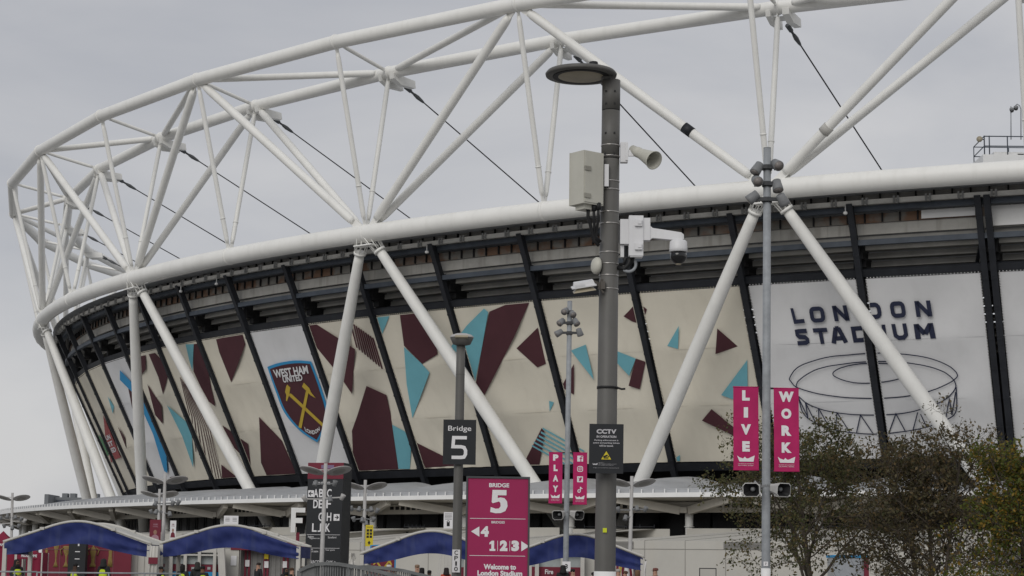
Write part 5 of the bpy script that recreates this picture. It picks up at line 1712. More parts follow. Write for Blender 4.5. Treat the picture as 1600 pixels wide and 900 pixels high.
# grey shutters in the claret framed porch
o, xa, xb = facade("shutter_porch", "grey shuttered porch with claret header and stripes left of the black totem", "porch", 352, 470, 101, 3)
zt = at(400, 858, 101).z
m = MB()
p1 = at(374, 880, 101)
m.box(((xa + p1.x) / 2, 101, zt / 2), (p1.x - xa, .5, zt), mi=2)
m.box(((xa + xb) / 2 + .3, 101, zt + .15), (xb - xa, .6, .42), mi=1)
for k in range(26):
    x = p1.x + (xb - p1.x) * (k + .5) / 26
    m.box((x, 101.5, zt / 2), ((xb - p1.x) / 27, .1 if k % 2 else .16, zt), mi=0)
for px in (382, 388, 412, 417, 442, 448):
    x = at(px, 880, 101).x
    m.box((x, 101.35, zt / 2), (.11, .06, zt), mi=1)
for px, py in ((365, 876), (384, 880), (414, 868), (414, 882), (443, 882)):
    p = at(px, py, 100.7)
    m.box((p.x, 101.3 if px > 370 else 100.72, p.z), (.22 if px > 370 else .3, .04, .34 if px > 370 else .5), mi=3 if py != 868 else 4)
m.build("shutter", [mat("ribbed_grey_shutter", (.22, .215, .205), .6, var=.1), claret, clad, lett, yellow], o, world=True)
# glazed entrances under the right hand awnings
for lab, px0, px1, posts in (("glazed entrance with claret band left of the magenta board", 694, 730, (697, 703, 728)), ("glazed entrance with claret band right of the magenta board", 831, 912, (839, 879, 910))):
    o, xa, xb = facade("glazed_entrance", lab, "entrance", px0, px1, 99, 3)
    zt = at((px0 + px1) / 2, 863, 99).z
    m = MB()
    m.box(((xa + xb) / 2, 98.95, zt - .05), (xb - xa, .25, .12))
    for px in posts:
        p = at(px, 880, 99)
        m.box((p.x, 98.9, zt / 2), (.2, .2, zt))
    if px0 < 700:
        m.beam((at(681, 880, 98.8).x, 98.8, 0), (at(689, 862, 98.8).x, 98.8, zt), .14, .14, up=(0, 1, 0))
    m.build("frame", tentw, o, world=True)
    m = MB()
    m.box(((xa + xb) / 2, 99.2, zt / 2), (xb - xa, .05, zt * .98), mi=0)
    zb1 = at((px0 + px1) / 2, 886, 99).z
    m.box(((xa + xb) / 2, 99.12, zb1 / 2), (xb - xa, .05, zb1), mi=1)
    m.box(((xa + xb) / 2, 99.14, zb1 + .3), (xb - xa, .04, .6), mi=2)
    m.build("glazing", [glassd, claret, mat("pale_blind", (.34, .37, .37), .5)], o, world=True)
    m = MB()
    F = Face(at(858, 894, 99.05))
    if px0 > 800:
        words(m, F, "Fire", 0, -.1, .24, bold=.02, width=.42)
        m.build("lettering", lett, o, world=True)
a, b = at(912, 880, 99.5), at(962, 880, 99.5)
m = MB(); m.box(((a.x + b.x) / 2, 99.6, 1.35), (b.x - a.x, .3, 2.7))
solo(m, "screen_wall", clad, "plain white screen wall behind the tall lamp post", "wall", (0, 0, 0))
# merchandise stall beneath the right end of the last awning
p = at(985, 880, 96)
o = thing("scarf_stall", "small stall hung with claret and yellow scarves under the rightmost awning", "stall", (p.x, 96, 0))
m = MB()
for s in (-.75, .75):
    m.box((p.x + s, 96, 1.15), (.06, .06, 2.3))
m.box((p.x, 96, 2.25), (1.6, .06, .06)); m.box((p.x, 96.3, .45), (1.6, .6, .9))
m.build("frame", tentw, o, world=True)
for k in range(9):
    m = MB()
    x = p.x - .68 + .17 * k
    m.grid(lambda s, t: Vector((x + (s - .5) * .13 + .04 * math.sin(5 * t + k), 95.95 + .04 * math.sin(9 * s + k), 2.22 - 1.0 * t)), np.linspace(0, 1, 4), np.linspace(0, 1, 8))
    m.build("scarf", (claret, gold, claret, lett, claret)[k % 5], o, world=True)

# crest banner standing behind the footbridge
cb = at(598, 880, 92)
o = thing("crest_banner", "claret banner with crossed gold hammers under the third awning", "banner", (cb.x, 92, 0))
F = Face((cb.x, 92, at(598, 866, 92).z))
m = MB()
w2, hgt = .62, F.c.z
pol(m, F, [(-w2, -hgt), (w2, -hgt), (w2, .5), (-w2, .42)], 0, 1)
pol(m, F, [(-w2 + .07, -hgt), (w2 - .07, -hgt), (w2 - .07, .44), (-w2 + .07, .37)], .01, 0)
pol(m, F, [(-w2, -hgt), (w2, -hgt), (w2, .5), (-w2, .42)], -.05, 1)
m.build("board", [claret, azure], o, world=True)
m = MB()
words(m, F, "WEST HAM", .02, .18, .17, bold=.035, width=.92)
words(m, F, "UNITED", .0, -.05, .17, bold=.035, width=.56)
m.build("lettering", lett, o, world=True)
m = MB()
for s in (-1, 1):
    lines(m, F, [(s * .26, -.38), (-s * .16, -.95)], .08, o=.012)
    pol(m, F, [(s * .40, -.5), (s * .16, -.26), (s * .25, -.2), (s * .36, -.3), (s * .46, -.5)], .014)
m.build("crossed_hammers", gold, o, world=True)

# yellow notice on a lamp post, player banners, notices on canopy columns
s, F = board("hanging_notice", "tall yellow notice with black symbols hung on a lamp post", "sign", at(577, 837, 111.6), .44, 1.22, .04, yellow)
m = MB()
words(m, F, "TURNSTILES", 0, .46, .06, bold=.01, width=.34)
for k in range(3):
    for q in (-1, 1):
        rect(m, F, q * .09 - .07, q * .09 + .07, .23 - .18 * k, .37 - .18 * k)
pol(m, F, [(-.05, -.5), (.05, -.5), (.05, -.42), (.1, -.42), (0, -.28), (-.1, -.42), (-.05, -.42)])
m.build("lettering", rubber, s, world=True)
skinp = mat("printed_skin_tone", (.30, .17, .12), .7)
for px0, px1, py0, py1, Y, lab, mm, flip in ((233, 252, 812, 849, 106, "claret pennant banner with a player portrait on a twin disc lamp post", claret, 0), (265, 275.5, 813.5, 842, 106.3, "white pennant banner with a player portrait on a twin disc lamp post", lett, 1)):
    a, b = at(px0, py1, Y), at(px1, py0, Y)
    s, F = board("portrait_banner", lab, "banner", ((a.x + b.x) / 2, Y, (a.z + b.z) / 2), b.x - a.x, b.z - a.z, .02, mm)
    w, h = b.x - a.x, b.z - a.z
    m = MB()
    pol(m, F, [(.16 * w * math.cos(R(t)), -.03 * h + .1 * h * math.sin(R(t))) for t in range(0, 360, 30)], .004, 1)
    pol(m, F, [(-.4 * w, -.42 * h), (.4 * w, -.42 * h), (.3 * w, -.2 * h), (.1 * w, -.13 * h), (-.1 * w, -.13 * h), (-.3 * w, -.2 * h)], .003, 0 if flip else 2)
    words(m, F, "HOME", 0, .26 * h, .07 * h, bold=.03, width=.4 * w, mi=2 if not flip else 0)
    words(m, F, "OF FOOTBALL", 0, .18 * h, .05 * h, bold=.02, width=.5 * w, mi=2 if not flip else 0)
    m.build("portrait_print", [claret, skinp, mat("pale_claret_print", (.36, .2, .24), .7)], s, world=True)
for px, py, w, h, lab, Y in ((361, 814, 1.0, .72, "white notice board on a canopy column above the second awning", 134), (700.5, 813, .62, 1.1, "white notice with a black padlock symbol on a canopy column", 131)):
    s, F = board("notice_board", lab, "sign", at(px, py, Y), w, h, .05, lett)
    m = MB()
    if w > .9:
        for q in (-.25, .25):
            for k in range(3): rect(m, F, q - .15, q + .15, .18 - .1 * k, .21 - .1 * k)
    else:
        for k in range(5): rect(m, F, -.24, .24, .42 - .09 * k, .45 - .09 * k)
        rect(m, F, -.1, .1, -.4, -.12); lines(m, F, arc(0, -.12, .09, 180, 0, 8), .04)
    m.build("lettering", mat("faded_red_print", (.30, .16, .16), .7) if False else rubber, s, world=True)
    F_ = F

# red pop-up tents at the far left
for lab, px0, px1, pyp, pye, Y in (("red pop-up tent at the left edge behind the awning post", -30, 25, 829, 846, 104), ("red pop-up tent with closed sides under the leftmost awning", 26, 66, 853, 863, 92)):
    a, b = at(px0, pye, Y), at(px1, pye, Y)
    w = b.x - a.x; zE = a.z; zp = at((px0 + px1) / 2, pyp, Y).z
    o = thing("popup_tent", lab, "tent", ((a.x + b.x) / 2, Y, 0), 0, "red pop-up tents")
    cx_, cy_ = (a.x + b.x) / 2, Y + w / 2
    c4 = [(a.x, Y), (b.x, Y), (b.x, Y + w), (a.x, Y + w)]
    m = MB()
    for k in range(4):
        p, q = c4[k], c4[(k + 1) % 4]
        m.grid(lambda s, t: Vector(((p[0] + (q[0] - p[0]) * s) * (1 - t) + cx_ * t, (p[1] + (q[1] - p[1]) * s) * (1 - t) + cy_ * t, zE + (zp - zE) * t - .18 * math.sin(math.pi * t) )), np.linspace(0, 1, 7), np.linspace(0, 1, 7))
        m.add([(p[0], p[1], zE), (q[0], q[1], zE), (q[0], q[1], zE - .3), (p[0], p[1], zE - .3)], [(0, 1, 2, 3)])
    m.build("canopy", redf, o, world=True)
    m = MB()
    for p in c4: m.box((p[0], p[1], zE / 2), (.06, .06, zE))
    m.build("frame", tentw, o, world=True)
    m = MB()
    xs0 = a.x + (w * .38 if px0 > 0 else 0)
    m.grid(lambda s, t: Vector((xs0 + (b.x - xs0) * s, Y + .02 + .03 * math.sin(14 * s), (zE - .3) * t)), np.linspace(0, 1, 12), [0, .5, 1])
    m.grid(lambda s, t: Vector((b.x, Y + w * s, (zE - .3) * t)), [0, 1], [0, 1])
    m.build("side_wall", redf, o, world=True)
    F = Face((cx_, Y - .02, zE - .15)); m = MB()
    words(m, F, "PROGRAMME", 0, -.07, .13, bold=.03, width=w * .62)
    m.build("lettering", lett, o, world=True)

# far block of flats beyond the canopy, far left
p0, p1 = at(79, 776, 800), at(166, 776, 800)
o = thing("office_block", "distant grey office block with rooftop plant at the far left", "building", ((p0.x + p1.x) / 2, 800, 0))
hz_ = mat("far_grey_facade", (.17, .18, .19), .8, var=.1, scale=.1)
m = MB()
x0, x1 = p0.x, p1.x
zt = at(100, 777, 800).z
m.box(((x0 + x1) / 2, 810, zt / 2), (x1 - x0, 20, zt))
m.box((x0 + .8, 799.5, zt / 2 + .4), (1.6, 20, zt + .8))
m.build("wall", hz_, o, world=True)
for k in range(5):
    m = MB()
    m.box(((x0 + x1) / 2 + .8, 799.9, zt - 1.8 - 3 * k), (x1 - x0 - 3, .3, 1.3))
    m.build("window_band", mat("far_dark_glass", (.07, .08, .10), .4), o, world=True)
for px in (97.5, 110, 146):
    m = MB()
    p = at(px, 776, 800)
    m.box((p.x, 806, zt + .9), (2.2, 4, 1.8))
    m.build("rooftop_unit", hz_, o, world=True)

# footbridge parapet in the foreground
o = thing("bridge_parapet", "curved grey parapet of a small arched footbridge below the black totem", "parapet", (at(560, 890, 44).x, 44, 0))
wood = mat("weathered_grey_timber", (.15, .155, .155), .8, var=.25, scale=4, bump=.2)
def arch(px, Y): return None
for nm, pts, Y0, bal in (("front_railing", ((468, 890), (480, 884.5), (492, 880.5), (510, 879), (530, 880), (555, 884), (585, 890), (612, 896.5), (640, 904)), 42, True), ("rear_railing", ((545, 884.5), (575, 884), (600, 886), (630, 890), (655, 896), (680, 902)), 47, False)):
    P3 = [at(px, py + 1.5, Y0) for px, py in pts]
    m = MB()
    for p, q in zip(P3[:-1], P3[1:]):
        m.beam(p, q, .16, .075)
        m.beam(p - Z3 * .42, q - Z3 * .42, .07, .05)
        m.beam(p - Z3 * 1.0, q - Z3 * 1.0, .1, .12)
    for p in (P3[0], P3[-1]):
        m.beam(Vector((p.x, p.y, 0)), p, .1, .1)
    n_ = 44
    for k in range(n_):
        f = k / (n_ - 1) * (len(P3) - 1); i = min(int(f), len(P3) - 2); p = P3[i].lerp(P3[i + 1], f - i)
        m.box((p.x, p.y, p.z - .5), (.03, .05, 1.0))
    m.build(nm, wood, o, world=True)
m = MB()
P3 = [at(px, py + 1.5, 43) for px, py in ((468, 890), (492, 880.5), (530, 880), (585, 890), (640, 904))]
for p, q in zip(P3[:-1], P3[1:]):
    m.beam(Vector((p.x, 44.5, p.z - 1.08)), Vector((q.x, 44.5, q.z - 1.08)), 5.0, .12)
m.build("deck", wood, o, world=True)

# crowd barrier along the left foreground
for lab, px0, px1, py in (("left length of galvanised crowd barrier below the red tents", -12, 58, 893), ("long galvanised crowd barrier below the two left awnings", 58, 282, 894.5)):
    a, b = at(px0, py, 70), at(px1, py + (px1 - px0) * ROLL * .6, 70)
    o = thing("crowd_barrier", lab, "barrier", ((a.x + b.x) / 2, 70, 0), 0, "crowd barriers")
    m = MB()
    m.tube([a, b], .03, 8)
    m.tube([a - Z3 * .18, b - Z3 * .18], .02, 8)
    m.tube([(a.x, 70, .15), (b.x, 70, .15)], .025, 8)
    n_ = max(2, int((b.x - a.x) / 1.1))
    for k in range(n_ + 1):
        x = a.x + (b.x - a.x) * k / n_
        m.tube([(x, 70, 0), (x, 70, a.z)], .03, 8)
    m.build("rail", galv, o, world=True)
    m = MB()
    for k in range(int((b.x - a.x) / .14)):
        x = a.x + .07 + .14 * k
        m.box((x, 70, a.z / 2), (.012, .012, a.z - .3))
    m.build("bars", galv, o, world=True)

# kiosk and bin glimpsed through the trees
p0, p1 = at(1303, 870, 96), at(1356, 870, 96)
o = thing("ticket_kiosk", "glazed grey kiosk with a blue top rail behind the trees", "kiosk", ((p0.x + p1.x) / 2, 96, 0))
m = MB()
zt = p0.z
m.box(((p0.x + p1.x) / 2, 97, zt / 2), (p1.x - p0.x, 2, zt - .05))
m.build("body", mat("pale_grey_kiosk_glass", (.30, .32, .34), .25, var=.1), o, world=True)
m = MB(); m.box(((p0.x + p1.x) / 2, 97, zt + .03), (p1.x - p0.x + .1, 2.1, .12)); m.build("top_rail", azure, o, world=True)
m = MB(); m.box((p1.x - .1, 95.9, zt / 2), (.22, .2, zt)); m.build("corner_post", claret, o, world=True)
s, F = board("wayfinding_frame", "small grey framed notice standing left of the trees", "sign", at(1106, 896, 90), .8, .5, .04, clad, part="panel")
m = MB(); lines(m, F, [(-.38, -.23), (.38, -.23), (.38, .23), (-.38, .23)], .04, True); m.box(F(0, -.7, -.02), (.05, .05, .9)); m.build("frame", dsteel, s, world=True)

# two cameras and a small flood light on the rooftop platform
for lab, px, py0, py1, hook in (("small dome camera on a straight pole above the roof platform", 1579.5, 168, 208, 0), ("small dome camera hanging from a hooked pole above the roof platform", 1595, 165, 208, 1)):
    a, b = at(px, py1, 151.5), at(px, py0, 151.5)
    a.z = at(1560, 212, 151.5).z - .3
    o = thing("pole_camera", lab, "camera", a)
    m = MB()
    if hook: m.tube([a, b - Z3 * .3, b + Vector((-.1, 0, .0)), b + Vector((-.3, 0, .12)), b + Vector((-.42, 0, .0))], .045, 8)
    else: m.tube([a, b + Z3 * .1], .045, 8)
    m.build("pole", galv, o, world=True)
    c = b + Vector((-.42 if hook else .05, -.1, -.2))
    m = MB(); m.lathe([(.05, .18), (.18, .12), (.2, 0), (.17, -.08)], c, n=14); m.build("housing", spotg, o, world=True)
    m = MB(); m.lathe([(.17, -.08), (.13, -.2), (0, -.25)], c, n=14); m.build("dome", dglass, o, world=True)
c = at(1530.5, 217.5, 149.6)
o = thing("flood_light", "small round pale flood light bracketed off the left end of the roof platform", "lamp", c)
m = MB(); q = Vector((-.3, -1, -.1)).to_track_quat('Z', 'Y').to_matrix()
m.lathe([(.1, -.16), (.2, -.1), (.24, .06), (.0, .07)], c, rot=q, n=18); m.build("lamp", lens, o, world=True)
m = MB(); m.beam(c, at(1537, 218, 150.0), .08, .08); m.build("bracket", bsteel, o, world=True)

# ------------------------------------------------------------------ people
def skin_mesh(verts, edges, radii, name):
    me = bpy.data.meshes.new(name)
    me.from_pydata(verts, edges, [])
    ob = bpy.data.objects.new(name, me)
    COL.objects.link(ob)
    md = ob.modifiers.new("skin", 'SKIN')
    for i, r in enumerate(radii):
        sv = me.skin_vertices[0].data[i]
        sv.radius = (r, r) if not hasattr(r, '__len__') else r
        sv.use_root = (i == 0)
    sb = ob.modifiers.new("sub", 'SUBSURF'); sb.levels = 2; sb.render_levels = 2
    dg = bpy.context.evaluated_depsgraph_get()
    res = bpy.data.meshes.new_from_object(ob.evaluated_get(dg))
    bpy.data.objects.remove(ob); bpy.data.meshes.remove(me)
    for p in res.polygons: p.use_smooth = True
    res.materials.clear()
    res.name = name
    return res

def make_pose(arm):
    """joints of a 1.75 m figure facing -Y; arm 0 hanging, 1 right forearm raised in front, 2 both hands together"""
    V, E, Rd = [], [], []
    def add(p, r, par=None):
        V.append(p); Rd.append(r)
        if par is not None: E.append((par, len(V) - 1))
        return len(V) - 1
    pel = add((0, 0, .95), (.15, .11)); wa = add((0, 0, 1.10), (.135, .10), pel); ch = add((0, -.01, 1.30), (.165, .115), wa)
    nk = add((0, 0, 1.46), .062, ch); hd = add((0, -.015, 1.56), .072, nk); cr_ = add((0, -.01, 1.66), (.082, .098), hd); tp_ = add((0, 0, 1.73), .06, cr_)
    ns = add((0, -.10, 1.60), .014, hd)
    arms = {}
    for s in (-1, 1):
        sh = add((s * .19, 0, 1.40), .066, ch)
        if arm == 0 or (arm == 1 and s > 0): el_, wr = (s * .25, .02, 1.13), (s * .25, -.06, .89)
        elif arm == 1: el_, wr = (s * .27, -.04, 1.15), (s * .16, -.28, 1.24)
        else: el_, wr = (s * .26, -.02, 1.15), (s * .07, -.26, 1.12)
        e_ = add(el_, .048, sh); w__ = add(wr, .032, e_)
        d = (Vector(wr) - Vector(el_)).normalized()
        pm = add(tuple(Vector(wr) + d * .075), (.038, .02), w__)
        arms[s] = (Vector(wr) + d * .09, d)
        hp = add((s * .095, 0, .88), .085, pel); kn = add((s * .10, -.01, .50), .060, hp); an_ = add((s * .105, .02, .09), .040, kn); add((s * .11, -.13, .035), .035, an_)
    return V, E, Rd, arms
POSES = []
for arm in range(3):
    V, E, Rd, arms = make_pose(arm)
    body = skin_mesh(V, E, Rd, "body")
    mb = MB()
    for s in (-1, 1):
        p, d = arms[s]
        sd = d.cross(Vector((0, 1, 0))).normalized() if abs(d.y) < .9 else Vector((1, 0, 0))
        for k in range(4):
            q = p + sd * (k - 1.5) * .018
            L_ = (.06, .072, .07, .055)[k]
            mb.tube([q, q + d * L_ * .5, q + d * L_ + Vector((0, -.012, 0))], [.009, .0085, .006], 6)
        mb.tube([p - d * .05 + sd * .03, p - d * .02 + sd * .055, p + d * .01 + sd * .06], [.011, .010, .008], 6)
    for s in (-1, 1):                      # ears and eyes
        mb.lathe([(0, -.03), (.018, -.02), (.02, .01), (0, .03)], (s * .083, .0, 1.60), n=6, sx=.5)
        mb.lathe([(0, -.012), (.012, 0), (0, .012)], (s * .034, -.098, 1.635), n=6, mi=1)
    mb.box((0, -.096, 1.545), (.05, .01, .008), mi=1)
    n0 = len(body.vertices)
    vs = [tuple(v.co) for v in body.vertices] + mb.v
    fs = [tuple(p.vertices) for p in body.polygons] + [tuple(i + n0 for i in f) for f in mb.f]
    me = bpy.data.meshes.new("body"); me.from_pydata(vs, [], fs)
    me.polygons.foreach_set("use_smooth", [True] * len(fs))
    me.materials.append(None); me.materials.append(None)
    me.polygons.foreach_set("material_index", [0] * (len(fs) - len(mb.f)) + mb.m)
    # jacket: torso and arms a little fatter, down to the wrist and hip
    keep = [i for i in range(len(V)) if V[i][2] > .87 and i not in (4, 5, 6, 7)]
    rem = {}
    jv, jr = [], []
    for i in range(len(V)):
        z = V[i][2]
        if i in (4, 5, 6, 7) or (z < .8) or (abs(V[i][0]) < .12 and z < .9 and i != 0): continue
        if Rd[i] == (.038, .02): continue
        rem[i] = len(jv); jv.append(V[i])
        r = Rd[i]; jr.append(tuple(x + .028 for x in r) if hasattr(r, '__len__') else r + (.022 if r > .04 else .018))
    je = [(rem[a], rem[b]) for a, b in E if a in rem and b in rem]
    jv[0] = (0, 0, .86); jr[0] = (.19, .145)
    jacket = skin_mesh(jv, je, jr, "jacket")
    lv, lr, le = [(0, 0, .93)], [(.16, .12)], []
    for s in (-1, 1):
        i0 = len(lv)
        lv += [(s * .095, 0, .86), (s * .10, -.01, .50), (s * .105, .015, .13), (s * .105, .015, .07)]; lr += [.098, .075, .06, .062]
        le += [(0, i0), (i0, i0 + 1), (i0 + 1, i0 + 2), (i0 + 2, i0 + 3)]
    trousers = skin_mesh(lv, le, lr, "trousers")
    vest = skin_mesh([(0, 0, .90), (0, 0, 1.10), (0, -.01, 1.30), (0, .0, 1.395)], [(0, 1), (1, 2), (2, 3)], [(.205, .16), (.195, .155), (.215, .165), (.16, .12)], "vest")
    POSES.append((me, jacket, trousers, vest))
def hair_mesh(kind):
    mb = MB()
    if kind == 'short':
        mb.lathe([(.092, -.03), (.098, .02), (.094, .06), (.07, .085), (0, .098)], (0, .012, 1.655), n=16, sy=1.12)
    elif kind == 'long':
        mb.lathe([(.07, -.24), (.105, -.15), (.108, -.04), (.104, .03), (.094, .07), (.07, .09), (0, .10)], (0, .03, 1.655), n=16, sy=1.08)
    elif kind == 'hood':
        mb.lathe([(.15, -.22), (.13, -.15), (.11, -.06), (.108, .02), (.098, .06), (.07, .09), (0, .10)], (0, .035, 1.655), n=16, sy=1.1)
    else:
        mb.lathe([(.10, -.005), (.104, .03), (.098, .075), (.07, .095), (0, .105)], (0, .008, 1.665), n=16, sy=1.1)
        mb.box((0, -.10, 1.672), (.13, .07, .012))
    o = mb.build("hair", None) if False else None
    me = bpy.data.meshes.new("hair"); me.from_pydata(mb.v, [], mb.f); me.polygons.foreach_set("use_smooth", [True] * len(mb.f))
    return me
HAIR = {k: hair_mesh(k) for k in ('short', 'long', 'hood', 'cap')}
def cmat(name, c): return mat(name, c, .8, var=.12, scale=8)
skins = [cmat("fair_skin", (.42, .25, .18)), cmat("brown_skin", (.16, .085, .055)), cmat("dark_skin", (.07, .04, .028))]
dark_eye = cmat("dark_eye_and_lip", (.05, .03, .028))
def slotmat(o, ms):
    for k, m_ in enumerate(ms):
        if len(o.data.materials) <= k: o.data.materials.append(None)
        o.material_slots[k].link = 'OBJECT'
        o.material_slots[k].material = m_
def person(px, py_top, Y, rz, lab, skin, hair, hairc, jc, tc_=(.02, .022, .03), vest=None, pose=0, grp=None):
    p = at(px, py_top, Y)
    h = p.z / 1.775
    o = thing("person", lab, "person", (p.x, Y, 0), rz, grp)
    o.scale = (h, h, h)
    bodym, jm, tm, vm = POSES[pose]
    def child(nm, me, ms):
        c = bpy.data.objects.new(nm, me); COL.objects.link(c); c.parent = o; slotmat(c, ms); return c
    child("body", bodym, [skins[skin], dark_eye])
    child("jacket", jm, [cmat("cloth_%d_%d_%d" % tuple(int(q * 1000) for q in jc), jc)])
    child("trousers", tm, [cmat("cloth_%d_%d_%d" % tuple(int(q * 1000) for q in tc_), tc_)])
    child("hat" if hair == 'cap' else "hood" if hair == 'hood' else "hair", HAIR[hair], [cmat("hair_%d_%d_%d" % tuple(int(q * 1000) for q in hairc), hairc)])
    if vest: child("vest", vm, [cmat("hi_vis_yellow_green", (.50, .62, .03))])
    return o
K = (.012, .011, .011)
ST, VI = "stewards in yellow vests", "visitors near the turnstiles"
person(27, 873, 78, R(40), "steward in dark hood and yellow vest at the far left barrier", 1, 'hood', K, (.02, .02, .022), vest=1, pose=2, grp=ST)
person(118, 879, 77, R(-20), "steward in yellow vest in front of the short black totem", 2, 'short', K, (.03, .03, .03), vest=1, pose=1, grp=ST)
person(163, 872, 79, R(160), "hooded steward in yellow vest before the claret trophy boards", 2, 'hood', (.02, .02, .02), (.015, .015, .016), vest=1, grp=ST)
person(252, 884, 79, R(70), "dark haired steward right of the white wrapped pillar", 1, 'short', K, (.02, .02, .02), vest=1, grp=ST)
person(286, 881, 80, R(170), "long haired steward with back turned at the glazed entrance", 1, 'long', K, (.02, .02, .022), vest=1, grp=ST)
person(309, 877, 81, R(180), "tall hooded person in black at the glazed entrance", 1, 'hood', (.03, .03, .028), (.02, .021, .02), grp=VI)
person(317, 883, 78, R(200), "steward in yellow vest at the right of the glazed entrance group", 1, 'short', K, (.02, .02, .022), vest=1, grp=ST)
person(404, 878, 95, R(-50), "person in a dark coat in the grey shuttered porch", 0, 'short', (.03, .022, .018), (.022, .022, .024), grp=VI)
person(447, 886, 80, R(30), "steward with dark hood beside the porch post, left of two", 1, 'hood', K, (.02, .02, .02), vest=1, grp=ST)
person(456, 886, 79, R(70), "fair steward in profile beside the right post of the second awning", 0, 'short', (.06, .035, .02), (.02, .02, .02), vest=1, grp=ST)
person(473, 884, 80, R(-80), "steward in yellow vest right of the second awning post", 0, 'short', (.05, .03, .02), (.03, .03, .03), vest=1, pose=1, grp=ST)
person(577, 885.5, 80, R(180), "dark haired person left of the crest banner", 1, 'short', K, (.02, .02, .024), grp=VI)
person(608, 882, 81, R(150), "person in a white cap in front of the crest banner", 0, 'cap', (.55, .53, .52), (.05, .05, .06), grp=VI)
person(616, 886, 80, R(190), "dark haired person right of the crest banner", 1, 'short', K, (.02, .018, .02), grp=VI)
person(652, 881, 80, R(10), "tall fair haired man in a dark jacket under the third awning", 0, 'short', (.22, .15, .10), (.014, .017, .024), grp=VI)
person(660, 886, 79, R(150), "long haired person in brown beside the tall fair haired man", 1, 'long', K, (.045, .025, .022), grp=VI)
person(671, 890, 79, R(190), "person in an orange red jacket with black hair", 2, 'short', K, (.48, .07, .03), grp=VI)
person(697, 886, 82, R(-150), "person in a red jacket beside the slim lamp post", 1, 'hood', (.02, .015, .015), (.42, .06, .03), grp=VI)
person(880, 882, 80, R(180), "person in black left of the distant banner mast", 1, 'hood', (.014, .014, .014), (.014, .014, .015), grp=VI)
person(895, 888, 80, R(20), "dark haired visitor right of the distant banner mast", 0, 'short', K, (.10, .016, .03), grp=VI)
person(928, 893, 79, R(90), "dark haired visitor peeping out left of the tall lamp post", 1, 'short', K, (.02, .02, .02), grp=VI)
person(966, 888, 79, R(30), "grey haired visitor right of the tall lamp post", 0, 'short', (.35, .32, .29), (.10, .10, .11), grp=VI)
person(977, 891, 79, R(-60), "brown haired visitor in a claret top at the scarf stall", 0, 'short', (.09, .05, .03), (.10, .016, .03), grp=VI)
person(996, 890, 79, R(180), "light brown haired visitor facing the scarf stall", 0, 'long', (.14, .085, .05), (.30, .28, .22), grp=VI)
person(1024, 887, 78, R(-70), "steward in a brown woolly hat and yellow vest right of the awnings", 0, 'cap', (.16, .06, .05), (.03, .03, .035), vest=1, pose=2, grp=ST)

# ------------------------------------------------------------------ autumn trees
bark = mat("grey_brown_bark", (.085, .07, .055), .9, var=.3, scale=9, bump=.4)
def leafmat(name, c1, c2, c3):
    m = bpy.data.materials.new(name); m.use_nodes = True
    t = m.node_tree; b = t.nodes["Principled BSDF"]
    b.inputs["Roughness"].default_value = .6; b.inputs["Specular IOR Level"].default_value = .25
    g_ = t.nodes.new("ShaderNodeNewGeometry")
    r = t.nodes.new("ShaderNodeValToRGB")
    r.color_ramp.elements[0].color = (*c1, 1); r.color_ramp.elements[1].color = (*c3, 1)
    e_ = r.color_ramp.elements.new(.55); e_.color = (*c2, 1)
    t.links.new(g_.outputs["Random Per Island"], r.inputs["Fac"]); t.links.new(r.outputs["Color"], b.inputs["Base Color"])
    tr = t.nodes.new("ShaderNodeBsdfTranslucent"); t.links.new(r.outputs["Color"], tr.inputs["Color"])
    mx_ = t.nodes.new("ShaderNodeMixShader"); mx_.inputs["Fac"].default_value = .3
    t.links.new(b.outputs["BSDF"], mx_.inputs[1]); t.links.new(tr.outputs["BSDF"], mx_.inputs[2])
    t.links.new(mx_.outputs["Shader"], t.nodes["Material Output"].inputs["Surface"])
    return m
leaf_a = leafmat("olive_brown_leaves", (.058, .070, .027), (.088, .088, .035), (.145, .105, .042))
leaf_b = leafmat("rusty_brown_leaves", (.062, .062, .03), (.092, .078, .038), (.15, .10, .045))
leaf_c = leafmat("yellow_green_leaves", (.06, .085, .015), (.10, .11, .02), (.26, .15, .02))

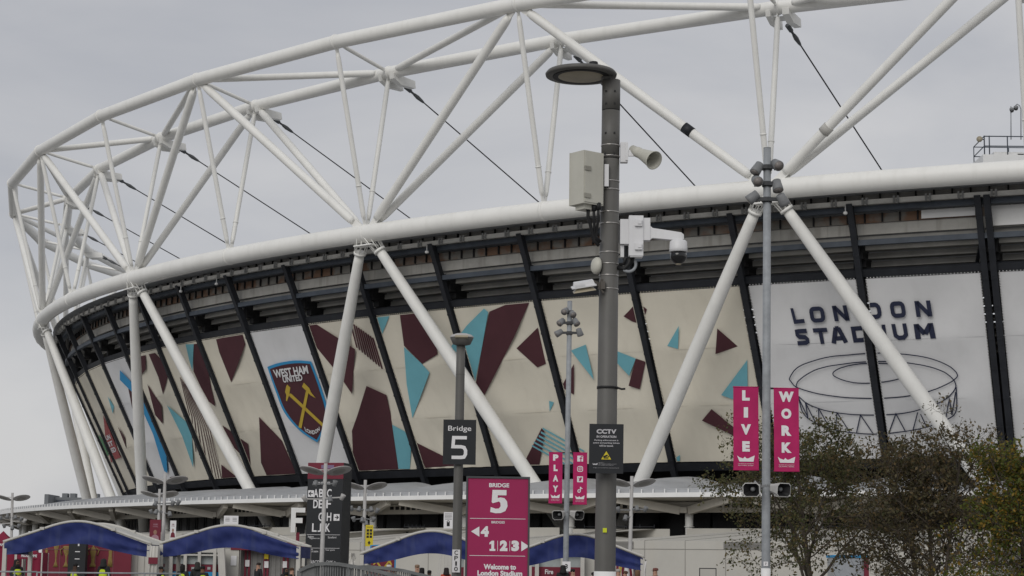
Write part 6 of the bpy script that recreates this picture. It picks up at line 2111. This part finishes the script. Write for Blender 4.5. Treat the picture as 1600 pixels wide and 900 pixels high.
def tree(lab, px, Y, H, spread, seed, leafm, nleaf, multi=1, lean=0.0, lsize=.066):
    rg = np.random.default_rng(seed)
    p = at(px, 890, Y)
    o = thing("autumn_tree", lab, "tree", (p.x, Y, 0), 0, "autumn trees at the right")
    m = MB(); tips = []
    def branch(p0, d, L_, r, lev):
        n_ = 4
        pts = [Vector(p0)]; dd = Vector(d).normalized()
        for i in range(n_):
            dd = (dd + Vector(rg.normal(0, .13 if lev else .04, 3)) + Vector((0, 0, .05 if lev < 3 else -.01))).normalized()
            pts.append(pts[-1] + dd * L_ / n_)
        rs = [r * (1 - .55 * i / n_) for i in range(n_ + 1)]
        m.tube(pts, rs, 8 if lev < 2 else 5 if lev < 3 else 4, cap=False)
        if lev >= 2:
            for q in range(1, n_ + 1): tips.append((pts[q], dd, lev))
        if lev == 4: return
        kids_ = (11, 6, 5, 3)[lev] if lev else 15
        for k in range(kids_):
            f = (.10 + .88 * (k + rg.uniform(0, .8)) / kids_) if lev == 0 else rg.uniform(.25, 1.0)
            i = min(int(f * n_), n_ - 1); q = pts[i].lerp(pts[i + 1], f * n_ - i)
            az = k * 2.4 + rg.uniform(-.5, .5)
            a = dd.cross(Vector((0, 0, 1)) if abs(dd.z) < .9 else Vector((1, 0, 0))).normalized(); b = dd.cross(a)
            up = .62 if lev == 0 else .6
            nd = (dd * up * rg.uniform(.7, 1.2) + (a * math.cos(az) + b * math.sin(az)) * rg.uniform(.6, 1.0)).normalized()
            if lev == 0:
                Lk = spread * (.95 - .66 * f) * rg.uniform(.5, 1.3) + .5
            else: Lk = L_ * rg.uniform(.38, .6)
            branch(q, nd, Lk, max(rs[i] * rg.uniform(.4, .55), .006), lev + 1)
    for k in range(multi):
        a = k * 2.1 + 1
        branch((.18 * k * math.cos(a), .18 * k * math.sin(a), 0), (lean + (.22 * math.cos(a) if multi > 1 else 0), .2 * math.sin(a) if multi > 1 else 0, 1), H * rg.uniform(.85, .95), .13 / (1 + .25 * (multi - 1)), 0)
    m.build("trunk", bark, o)
    T = np.array([tuple(t[0]) for t in tips])
    lv_ = np.array([t[2] for t in tips])
    w = np.where(lv_ == 2, .35, 1.0)
    # some boughs have shed more leaves than others
    cell_ = np.floor(T / .9).astype(int); key = (cell_[:, 0] * 73 + cell_[:, 1] * 151 + cell_[:, 2] * 283) % 97
    w = w * np.where(key % 7 == 0, .12, np.where(key % 3 == 0, 1.5, 1.0))
    idx = rg.choice(len(T), nleaf, p=w / w.sum())
    C = T[idx] + rg.normal(0, .10, (nleaf, 3))
    ax_ = rg.normal(0, 1, (nleaf, 3)); ax_ /= np.linalg.norm(ax_, axis=1)[:, None]
    bx_ = np.cross(ax_, rg.normal(0, 1, (nleaf, 3))); bx_ /= np.linalg.norm(bx_, axis=1)[:, None]
    s = (rg.uniform(.6, 1.25, nleaf) * lsize)[:, None]
    vs = np.empty((nleaf, 4, 3))
    vs[:, 0] = C - ax_ * s; vs[:, 1] = C + bx_ * s * .55; vs[:, 2] = C + ax_ * s; vs[:, 3] = C - bx_ * s * .55
    me = bpy.data.meshes.new("crown")
    me.vertices.add(nleaf * 4); me.vertices.foreach_set("co", vs.ravel())
    me.loops.add(nleaf * 4); me.loops.foreach_set("vertex_index", np.arange(nleaf * 4))
    me.polygons.add(nleaf); me.polygons.foreach_set("loop_start", np.arange(0, nleaf * 4, 4)); me.polygons.foreach_set("loop_total", np.full(nleaf, 4))
    me.update(calc_edges=True); me.materials.append(leafm)
    c = bpy.data.objects.new("crown", me); COL.objects.link(c); c.parent = o
    return o
tree("olive brown autumn tree behind the tall banner mast", 1272, 70, 6.5, 4.4, 3, leaf_a, 17500)
tree("rusty brown many stemmed autumn tree in front of the slanting white column", 1455, 66, 6.05, 3.3, 8, leaf_b, 19500, multi=3)
tree("yellow green autumn tree at the right edge", 1640, 58, 5.2, 2.4, 21, leaf_c, 16000, multi=2)
